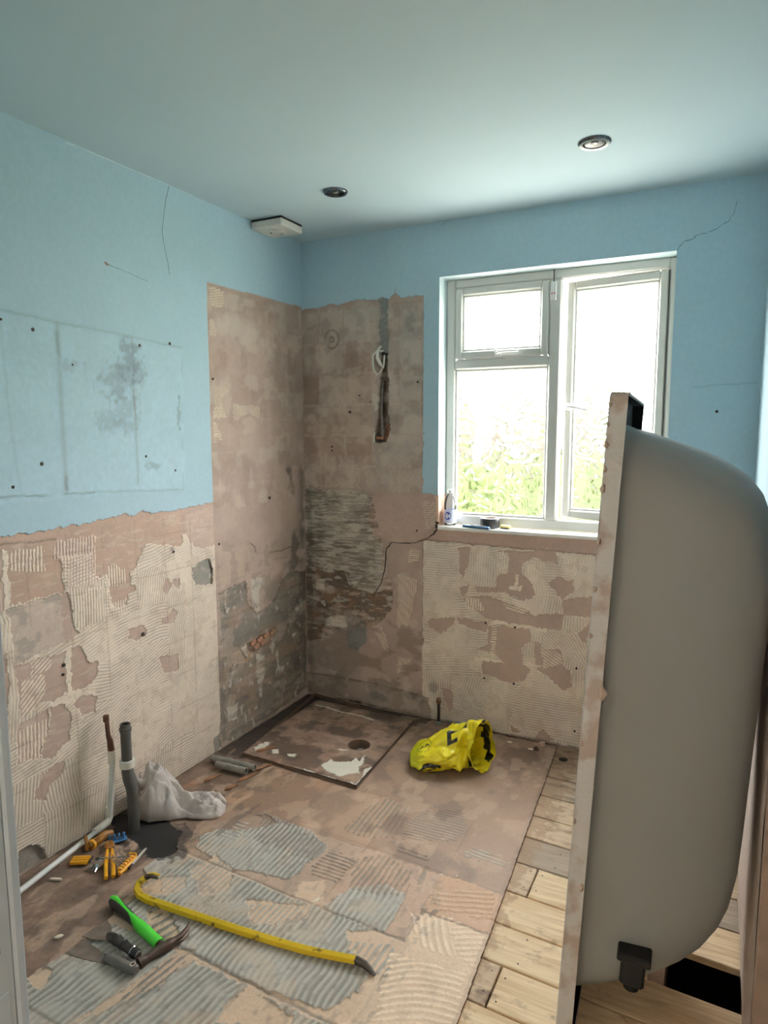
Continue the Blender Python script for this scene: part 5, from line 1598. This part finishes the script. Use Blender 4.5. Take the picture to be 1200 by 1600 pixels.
# ================================================================== CLOTH
def grid_obj(name, X, m, parent=None, cols=None, thick=0.0):
    ny, nx = X.shape[:2]
    me = bpy.data.meshes.new(name)
    idx = np.arange(nx * ny).reshape(ny, nx)
    q = np.stack([idx[:-1, :-1], idx[:-1, 1:], idx[1:, 1:], idx[1:, :-1]], -1).reshape(-1, 4)
    me.from_pydata(X.reshape(-1, 3).tolist(), [], q.tolist())
    if cols is not None:
        at = me.color_attributes.new('Col', 'FLOAT_COLOR', 'POINT')
        at.data.foreach_set('color', np.concatenate([cols.reshape(-1, 3), np.ones((nx * ny, 1))], 1).astype(np.float32).ravel())
    o_ = link(name, me, m, parent, True)
    if thick:
        md = o_.modifiers.new('thickness', 'SOLIDIFY')
        md.thickness = thick
        md.offset = 0
    return o_


M_cloth = mat('pale_lilac_grey_towel', S(208, 200, 196), .95, var=.05, nscale=40, bump=.8, bscale=500, spec=.1)
cl = thing('floor_cloth', 'crumpled pale grey cloth lying behind the waste pipe', 'cloth', (.11, -1.25, 0))
ns, ntt = 90, 60
sg, tg = np.meshgrid(np.linspace(0, 1, ns), np.linspace(-1, 1, ntt))
T_ = np.array([.345, -1.108])
H0 = np.array([.085, -1.275])
ax = (T_ - H0) / np.linalg.norm(T_ - H0)
pp = np.array([-ax[1], ax[0]])
wdt = np.interp(sg, [0, .12, .35, .55, .85, .95, 1], [.05, .085, .085, .060, .072, .066, .03])
zh = np.interp(sg, [0, .08, .22, .36, .48, .6, .75, .92, 1], [.11, .15, .135, .085, .040, .034, .044, .036, .010])
rd = 1 - np.abs(2 * fbm(sg * 3.2 + 5, tg * 1.6 + sg * 2, 60, 3) - 1)
rd2 = 1 - np.abs(2 * fbm(sg * 7, tg * 3.0 - sg * 3, 64, 3) - 1)
fold = (.12 * (rd - .72) + .06 * (rd2 - .7)) * (1 - sg * .62) + .010 * np.sin(tg * 6 + sg * 4) * (1 - sg * .5)
prof = np.clip(1 - np.abs(tg) ** 2.6, 0, 1) ** .6
zc_ = np.clip(zh * prof + fold * prof, .003, None)
tw = .03 * np.sin(sg * 5) * (1 - sg)
X = np.stack([(H0[0] - .11) + ax[0] * sg * .31 + pp[0] * (tg * wdt + tw), (H0[1] + 1.25) + ax[1] * sg * .31 + pp[1] * (tg * wdt + tw), zc_], -1)
grid_obj('cloth_sheet', X, M_cloth, cl, None, .003)
# a hanging fold between pipe and wall
sg, tg = np.meshgrid(np.linspace(0, 1, 30), np.linspace(-1, 1, 24))
X = np.stack([-.075 + .02 * tg + .015 * np.sin(sg * 6) + .05 * (1 - sg), -.035 - .02 * np.cos(tg * 3) * (1 - .3 * sg) + .02 * sg, .155 - .125 * sg + .012 * np.cos(tg * 5 + sg * 3)], -1)
grid_obj('hanging_fold', X, M_cloth, cl, None, .003)

# ================================================================== YELLOW BAG
M_bag = attr_mat('yellow_printed_plastic', .28, .25, 60, .5, .03, 30)
bag = thing('plastic_bag', 'crumpled yellow plastic bag with black print lying on the floor', 'bag', (1.0, -.42, 0))
A_, B_, Zv = np.array([.893, .45, 0]), np.array([.45, -.893, 0]), np.array([0, 0, 1.0])
nb, nk = 220, 170
sb, kb = np.meshgrid(np.linspace(0, 1, nb), np.linspace(0, 2 * np.pi, nk))
xa = np.interp(sb, [0, .03, .5, .75, .9, 1], [-.172, -.168, 0, .085, .118, .135])
bx = np.interp(sb, [0, .6, .75, .88, 1], [0, 0, .006, .030, .072])
tn = np.interp(sb, [0, .6, .75, .88, 1], [0, .02, .25, .75, 1.05])      # the mouth turns towards the room
cz = np.interp(sb, [0, .15, .4, .7, .88, 1], [.030, .048, .078, .108, .118, .120])
rz = np.interp(sb, [0, .03, .12, .4, .65, .8, .92, 1], [.004, .024, .044, .070, .088, .092, .098, .104])
rb = np.interp(sb, [0, .03, .12, .4, .7, .85, 1], [.008, .05, .085, .095, .082, .062, .060])
cr = (.20 * (np.abs(np.sin(kb * 2.5 + sb * 7 + 3 * fbm(sb * 3, np.cos(kb) * 1.5 + np.sin(kb), 5))) - .5) + .35 * (fbm(sb * 6 + np.cos(kb) * 1.3, np.sin(kb) * 1.8 + 5, 15, 3) - .5)) * sstep(0, .12, sb)
rdg = 1 - np.abs(2 * fbm(sb * 5 + np.cos(kb) * .9, np.sin(kb) * 1.6 + sb * 2, 25, 3) - 1)
cr = cr + .22 * (rdg - .7) * sstep(.02, .2, sb)
dent = .42 * np.exp(-((sb - .70) / .07) ** 2) * np.exp(-((np.cos(kb - .25) - 1) / .14) ** 2)
tong = .60 * np.exp(-((sb - .60) / .06) ** 2) * np.exp(-((np.cos(kb + .95) - 1) / .10) ** 2)
f = 1 + cr - dent
zz_ = cz + rz * f * np.sin(kb)
rad_ = rb * (f + tong) * np.cos(kb)
zz_ = np.maximum(zz_, .004 + .006 * fbm(sb * 8, kb, 3))
SIDE = B_ * np.cos(tn)[..., None] - A_ * np.sin(tn)[..., None]
X = xa[..., None] * A_ + bx[..., None] * B_ + rad_[..., None] * SIDE + zz_[..., None] * Zv
YEL, YEG, BLK = S(226, 210, 38), S(196, 200, 40), S(26, 26, 24)
cb_ = YEL * (1 - sstep(.25, .02, sb)[..., None]) + YEG * sstep(.25, .02, sb)[..., None]
kk = np.degrees(kb)


def pr(mask):
    cb_[mask] = BLK


def bar(s0, s1, k0, k1):
    return (sb > s0) & (sb < s1) & (kk > k0) & (kk < k1)


pr(bar(.46, .72, 66, 77) | bar(.46, .51, 44, 77) | bar(.46, .58, 38, 47))
pr(bar(.56, .74, 104, 118))
pr(bar(.80, .97, 128, 150) | bar(.86, .93, 150, 205) | bar(.90, .985, 205, 232) | bar(.84, .90, 160, 178) | bar(.93, .99, 95, 112))
pr(bar(.80, .95, 300, 335))
pr((sb > .10) & (sb < .32) & (np.abs(kk - (335 + (sb - .1) * 170)) < 9) | (sb > .16) & (sb < .38) & (np.abs(kk - (359 - (sb - .16) * 140)) < 9) | bar(.12, .32, 318, 330))
rr = np.hypot((sb - .19) / .085, (kk - 78) / 24)
cb_[(rr > .9) & (rr < 1.0)] = S(96, 104, 30)
pr((rr < .75) & (np.abs(((kk - 78) / 24) - .15 * np.sin(sb * 120)) < .16) & (rr > .15))
grid_obj('bag_skin', X, M_bag, bag, cb_, .0006)
# ================================================================== TOOLS
def fdir(a, b):
    p, q = on_floor([a])[0], on_floor([b])[0]
    return p, q, math.atan2(q[1] - p[1], q[0] - p[0]), math.hypot(q[0] - p[0], q[1] - p[1])


M_ybar = mat('worn_yellow_steel', S(206, 172, 22), .4, .0, nscale=38, rgb2=S(96, 76, 24), thr=.64)
M_steel = mat('dark_steel', S(74, 68, 62), .45, .7, var=.3, nscale=60)
M_rsteel = mat('rust_spotted_steel', S(78, 68, 60), .5, .6, nscale=60, rgb2=S(70, 50, 40), thr=.52)
cbp = [(248, 1370), (238, 1367), (227, 1371), (217, 1380), (214, 1390), (219, 1399), (232, 1406), (262, 1416), (300, 1429), (360, 1449), (420, 1468), (480, 1485), (530, 1495), (556, 1500), (570, 1507), (578, 1515), (586, 1524)]
zs_ = [.050, .046, .038, .028, .018, .014, .013, .013, .013, .013, .013, .013, .014, .018, .016, .010, .006]
pts = [(*hit(x, y, 2, z)[:2], z) for (x, y), z in zip(cbp, zs_)]
c0 = pts[8]
crow = thing('crowbar', 'long worn yellow crowbar lying across the grey adhesive', 'crowbar', (c0[0], c0[1], 0))
pts = [(x - c0[0], y - c0[1], z) for x, y, z in pts]
MB().tube(pts[2:14], [.0105, .0115, .012, .0125] + [.0128] * 6 + [.0125, .012], 6).build('bar', M_ybar, crow, 30)
MB().tube(pts[13:], [.012, .0105, .008, .004], 6, True, [(1, 1), (1, .9), (1.1, .7), (1.2, .5)]).build('chisel_end', M_steel, crow, 30)
pa, pb_, pc = [np.array(p) for p in pts[:3]]
sd = np.cross(pb_ - pc, [0, 0, 1.0])
sd = sd / np.linalg.norm(sd)
for s in (-1, 1):
    MB().tube([pc, pb_ + sd * s * .004, pa + sd * s * .009], [.0105, .0085, .004], 6, True, [(1, 1), (1.0, .7), (.9, .5)]).build('claw', M_steel if s > 0 else M_ybar, crow, 30)

# hammer
p, q, an, ln = fdir((176, 1414), (248, 1482))
M_green = mat('bright_green_rubber', S(62, 190, 44), .45, var=.05, nscale=30)
hm = thing('claw_hammer', 'claw hammer with green and black grip and rusty head', 'hammer', (p[0], p[1], .0), (0, 0, an))
HLn = ln
gz_ = .0155
MB().tube([(0, 0, gz_), (.02, 0, gz_), (.06, 0, gz_), (.11, 0, gz_), (.155, 0, gz_)], [.013, .0175, .0165, .0145, .0125], 14, True, [(1, .86)] * 5).build('black_grip', M_black, hm, True)
MB().tube([(-.004, .002, gz_ + .002), (.012, .003, gz_ + .006), (.05, .002, gz_ + .0055), (.10, .001, gz_ + .005), (.14, 0, gz_ + .003), (.16, 0, gz_ + .001)], [.0115, .0145, .0115, .0095, .0125, .015], 14, True, [(.75, .9)] * 4 + [(1, .9), (1, .9)]).build('green_grip', M_green, hm, True)
MB().tube([(.15, 0, gz_), (.165, 0, gz_), (HLn - .01, 0, gz_), (HLn + .004, 0, gz_)], [.014, .0168, .0165, .0158], 14, True, [(1, .9)] * 4).build('green_shaft', M_green, hm, True)
MB().tube([(HLn, 0, gz_), (HLn + .035, 0, gz_)], .0125, 10).build('neck', M_rsteel, hm, True)
hx = HLn + .026
hd = MB()
hd.tube([(hx, -.075, gz_), (hx, -.062, gz_)], [.0148, .0150], 16)
hd.tube([(hx, -.063, gz_), (hx, -.045, gz_), (hx, -.02, gz_), (hx, .02, gz_), (hx, .035, gz_)], [.0135, .011, .0145, .0150, .012], 12, True)
hd.build('head', M_rsteel, hm, 40)
for s in (-1, 1):
    MB().tube([(hx, .030, gz_ + s * .004), (hx + .002, .055, gz_ + s * .006), (hx - .008, .080, gz_ + s * .008), (hx - .024, .098, gz_ + s * .008)], [.0095, .0085, .006, .0025], 8, True, [(1, .7)] * 4).build('claw', M_rsteel, hm, True)

# scrapers
M_blade = mat('scraper_blade_steel', S(120, 112, 104), .4, .7, var=.2, nscale=40)
M_hblk = mat('scraper_black_handle', S(20, 20, 20), .35, var=.2)
M_hgry = mat('scraper_grey_handle', S(92, 88, 82), .4, var=.1)
for i, (a, b, wb_, hl, mh, lab) in enumerate((((116, 1481), (212, 1525), .060, .105, M_hgry, 'filling knife with grey handle and steel ring, nearer the bare adhesive'),
                                              ((148, 1455), (215, 1504), .080, .130, M_hblk, 'wide scraper with black handle lying over the grey filling knife'))):
    p, q, an, ln = fdir(a, b)
    z0 = .004 if i == 0 else .010
    sc_ = thing('scraper', lab, 'scraper', (p[0], p[1], 0), (0, 0, an), 'scrapers beside the hammer')
    bl_ = ln - hl
    MB().prism([(0, -wb_ / 2), (0, wb_ / 2), (bl_ * .55, wb_ * .36), (bl_ * .9, .012), (bl_ + .02, .008), (bl_ + .02, -.008), (bl_ * .9, -.012), (bl_ * .55, -wb_ * .36)], z0, z0 + .0016).build('blade', M_blade, sc_)
    MB().tube([(bl_ - .004, 0, z0 + .010), (bl_ + .012, 0, z0 + .012), (bl_ + .04, 0, z0 + .014), (ln - .03, 0, z0 + .013), (ln - .004, 0, z0 + .013), (ln + .004, 0, z0 + .013)], [.009, .013, .0148, .013, .0155, .011], 16, True, [(1, .85)] * 6).build('handle', mh, sc_, True)
    if i == 0:
        MB().lathe([(.0085, z0 + .026), (.0085, z0 + .0285), (.0045, z0 + .0285), (.0045, z0 + .026)], 16, at=(ln - .008, 0, 0), cap0=False, cap1=False).build('steel_ring', M_chrome, sc_, True)
        MB().tube([(bl_ - .012, -.016, z0 + .004), (bl_ - .010, 0, z0 + .019), (bl_ - .008, .016, z0 + .004)], .0015, 6).build('wire', M_chrome, sc_)
    else:
        for k, t in enumerate((.30, .52, .86)):
            x_ = bl_ + hl * t
            MB().lathe([(.0145, x_ - .002), (.0158, x_), (.0145, x_ + .002)], 16, 'X', (0, 0, z0 + .0135), cap0=False, cap1=False).build('grip_band', M_hblk if k < 2 else M_chrome, sc_, True)
        MB().lathe([(.010, 0), (.010, .003), (.006, .004)], 14, 'X', (ln + .003, 0, z0 + .013)).build('end_cap', M_chrome, sc_, True)

# hex keys, pliers and the rest of the little heap by the white pipe
M_hexy = mat('amber_yellow_plastic', S(226, 160, 28), .4, var=.06)
M_amber = mat('brown_amber_plastic', S(130, 84, 24), .45, var=.2)
kz = lambda pts: [(100 + x / 8.571, 1290 + y / 8.571) for x, y in pts]
K = lambda x, y, z=.01: np.array(hit(*kz([(x, y)])[0], 2, z))


def bar_thing(name, label, cat, grp, a, b, z, build):
    p, q = K(*a, z), K(*b, z)
    t_ = thing(name, label, cat, (p[0], p[1], 0), (0, 0, math.atan2(q[1] - p[1], q[0] - p[0])), grp)
    build(t_, math.hypot(q[0] - p[0], q[1] - p[1]))
    return t_


def folded_keys(t_, ln):
    for dy in (-.013, .0, .013):
        MB().box(0, ln, dy - .0048, dy + .0048, .002, .014, .002).build('yellow_side' if dy else 'yellow_spine', M_hexy, t_)
    MB().box(.006, ln - .004, -.009, -.004, .004, .011).box(.006, ln - .004, .004, .009, .004, .011).build('hex_keys', M_steel, t_)
    MB().lathe([(.004, -.016), (.004, .016)], 10, 'Y', (ln + .006, 0, .008)).build('pivot', M_steel, t_)


bar_thing('folding_hex_key_set', 'closed yellow folding hex key set beside the white pipe', 'hex keys', 'hex key sets', (100, 460), (340, 450), .01, folded_keys)


def rail_keys(t_, ln):
    MB().box(0, ln, -.006, .006, .004, .016, .002).build('rail', M_hexy, t_)
    for i in range(6):
        x = .012 + (ln - .02) * i / 5.5
        MB().box(x - .004, x + .006, -.002, .012, .010, .024, .002).build('clip', M_hexy, t_)
    MB().tube([(ln, 0, .010), (ln + .012, .010, .014), (ln + .006, .030, .016), (ln - .010, .034, .016)], .004, 8).build('end_loop', M_hexy, t_, True)
    for i in range(4):
        x = ln * .45 + .018 * i
        MB().tube([(x - .02, .012, .02), (x, .05, .022), (x + .004, .060, .026), (x + .012, .062, .032)], .0022, 6).build('hex_key', M_chrome, t_)


bar_thing('hex_key_rail', 'open yellow hex key rail with silver keys sticking up', 'hex keys', 'hex key sets', (735, 650), (965, 425), .01, rail_keys)


def pliers(t_, ln):
    for s in (-1, 1):
        MB().tube([(0, s * .011, .012), (ln * .35, s * .012, .013), (ln * .7, s * .010, .013), (ln, s * .007, .012)], [.0062, .0068, .0066, .005], 10).build('yellow_handle', M_hexy, t_, True)
    MB().lathe([(.013, .004), (.015, .008), (.015, .018), (.012, .02)], 14, at=(ln + .014, 0, 0)).build('pivot', M_amber, t_, True)
    for s in (-1, 1):
        MB().tube([(ln + .01, s * .005, .012), (ln + .03, s * .008, .014), (ln + .05, s * .004, .014)], [.010, .009, .004], 8).build('jaw', M_amber, t_, True)


bar_thing('pliers', 'pliers with two amber yellow handles in the tool heap', 'pliers', None, (612, 700), (612, 330), .01, pliers)
ks = thing('silver_fitting', 'shiny silver metal fitting with prongs at the near side of the tool heap', 'fitting', tuple(K(470, 560, 0)), (0, 0, .5))
MB().lathe([(.006, .002), (.017, .004), (.020, .012), (.016, .022), (.006, .025)], 10).build('body', M_chrome, ks, 30)
for dx, dy in ((-.012, -.022), (-.002, -.026), (-.022, -.006)):
    MB().tube([(dx * .5, dy * .5, .010), (dx * 1.3, dy * 1.25, .005)], [.005, .0035], 8).build('prong', M_chrome, ks)
p, q = K(440, 440, .024), K(850, 410, .024)
rod = thing('steel_rod', 'thin straight steel rod lying across the tool heap', 'rod', (p[0], p[1], .024), (0, 0, math.atan2(q[1] - p[1], q[0] - p[0])))
ln = float(np.hypot(*(q - p)[:2]))
MB().tube([(0, 0, 0), (ln * .9, 0, 0), (ln, 0, .004), (ln + .004, 0, .012)], .0022, 6).build('shaft', M_chrome, rod)
MB().tube([(-.004, 0, 0), (.008, 0, 0)], .004, 8).build('tip', M_steel, rod)
p, q = K(910, 520, .008), K(1100, 305, .008)
ch_ = thing('cold_chisel', 'slim grey steel chisel at the far end of the tool heap', 'chisel', (p[0], p[1], 0), (0, 0, math.atan2(q[1] - p[1], q[0] - p[0])))
ln = float(np.hypot(*(q - p)[:2]))
MB().tube([(0, 0, .007), (ln * .8, 0, .008), (ln, 0, .007)], [.005, .006, .004], 6).build('shaft', mat('pale_steel', S(168, 160, 148), .4, .5), ch_)
MB().box(-.02, .002, -.007, .007, .0045, .0095, .001).build('flat_tip', M_steel, ch_)
p, q = K(600, 190, .016), K(760, 150, .016)
bp_ = thing('blue_smudge_strip', 'made-up small strip for a blue smudge in the tool heap under the waste pipe', 'plastic strip', (p[0], p[1], 0), (0, 0, math.atan2(q[1] - p[1], q[0] - p[0])))  # made-up strip standing for a plain blue smudge
M_bl = mat('mid_blue_plastic', S(54, 104, 150), .45, var=.08)
MB().box(-.005, .060, -.012, .012, .004, .010, .002).build('strip', M_bl, bp_)
for i in range(4):
    MB().lathe([(.0045, .009), (.0045, .028), (.0025, .032)], 8, at=(.004 + .015 * i, 0, 0)).build('stud', M_bl, bp_)
# brown pipe clips round the white pipe
for i, (x, y) in enumerate(((285, 225), (470, 190))):
    p = K(x, y, .016)
    c_ = thing('pipe_clip', ['rusty brown clip hooked round the white floor pipe', 'amber brown plastic elbow beside the white floor pipe'][i], 'pipe clip', (p[0] + .004, p[1], 0), (0, 0, -.6 + i * .9))
    if i == 0:
        MB().tube([(-.028, 0, .004), (-.024, 0, .026), (0, 0, .036), (.024, 0, .026), (.028, 0, .004)], .006, 8).build('hook', M_amber, c_, True)
        MB().box(-.034, .034, -.010, .010, 0, .006, .002).build('foot', M_rust, c_)
    else:
        MB().tube([(-.02, -.03, .012), (0, -.005, .020), (.006, .02, .026), (.02, .045, .018)], [.012, .015, .014, .010], 12).build('elbow', M_amber, c_, True)
        MB().lathe([(.016, -.006), (.018, 0), (.016, .006)], 12, 'Y', (-.014, -.024, .014)).build('ring', M_hexy, c_, True)

# ================================================================== FLAKES AND SPLINTERS
M_flake = mat('white_plaster_flake', S(226, 214, 196), .9, var=.06)
M_spl = mat('brown_wood_splinter', S(120, 84, 58), .85, var=.25, nscale=40)


def flake(px, py, sx, sy, rot, label, m=M_flake, name='plaster_flake', cat='plaster flake', z=.0, th=.004):
    p = on_floor([(px, py)], z)[0]
    n_ = 7
    out = [(sx * math.cos(t) * random.uniform(.65, 1), sy * math.sin(t) * random.uniform(.65, 1)) for t in np.linspace(0, 6.2832, n_ + 1)[:-1]]
    vs = [(x, y, 0) for x, y in out] + [(x * .85, y * .85, th * random.uniform(.6, 1.2)) for x, y in out]
    fs = [tuple(range(n_))[::-1], tuple(range(n_, 2 * n_))] + [(i, (i + 1) % n_, n_ + (i + 1) % n_, n_ + i) for i in range(n_)]
    o_ = MB().add(vs, fs).build(name, m)
    o_.location = (p[0], p[1], z)
    o_.rotation_euler = (random.uniform(-.08, .08), random.uniform(-.08, .08), rot)
    return tag(o_, label, cat, 'flakes and splinters on the floor')


flake(92, 1464, .016, .009, .9, 'white plaster flake on dark board, nearest the scraper blades')
flake(87, 1374, .034, .008, .35, 'long pale flake on dark board below the white floor pipe', z=.002)
flake(797, 1160, .016, .007, .1, 'tiny white flake between the yellow bag and the window wall')
flake(829, 1171, .018, .008, .0, 'white flake near the end of the hardboard under the window wall')
flake(846, 1165, .020, .014, .6, 'crumbly pink plaster lump at the foot of the window wall', mat('pink_crumb', S(186, 158, 140), .95, var=.2), 'plaster_lump', 'plaster lump', th=.016)
flake(838, 1172, .016, .012, .2, 'dark brown lump beside the pink plaster crumb', mat('dark_crumb', S(70, 54, 46), .95, var=.2), 'dirt_lump', 'lump', th=.014)
flake(714, 1370, .006, .006, .2, 'tiny white crumb on the brown tile bed, mid floor')
flake(495, 1407, .022, .007, 1.2, 'pale narrow tile sliver on the grey adhesive above the crowbar', M_flake)
for i, (a, b, lab) in enumerate((((395, 1205), (425, 1196), 'brown splinter along the front edge of the shower board'), ((318, 1222), (345, 1212), 'orange-brown splinter between cloth and cut pipes'), ((372, 1222), (404, 1208), 'dark wood strip before the cut pipes'),
                                 ((350, 1235), (372, 1228), 'short splinter beside the cloth end'), ((400, 1180), (432, 1172), 'thin splinter at the left edge of the shower board'))):
    p, q, an, ln = fdir(a, b)
    o = MB().prism([(0, -.007), (ln * .4, -.010), (ln, -.002), (ln * .9, .004), (ln * .3, .009), (.005, .006)], 0, .006).build('wood_splinter', M_spl)
    o.location = (p[0], p[1], .002 if i < 4 else .016)
    o.rotation_euler = (0, 0, an)
    tag(o, lab, 'splinter', 'flakes and splinters on the floor')
p = on_floor([(880, 1187)], ZP)[0]
MB().lathe([(.020, .0006), (.018, .0009)], 16, at=(p[0], p[1], ZP)).build('knot_hole', M_hole, FLOOR)
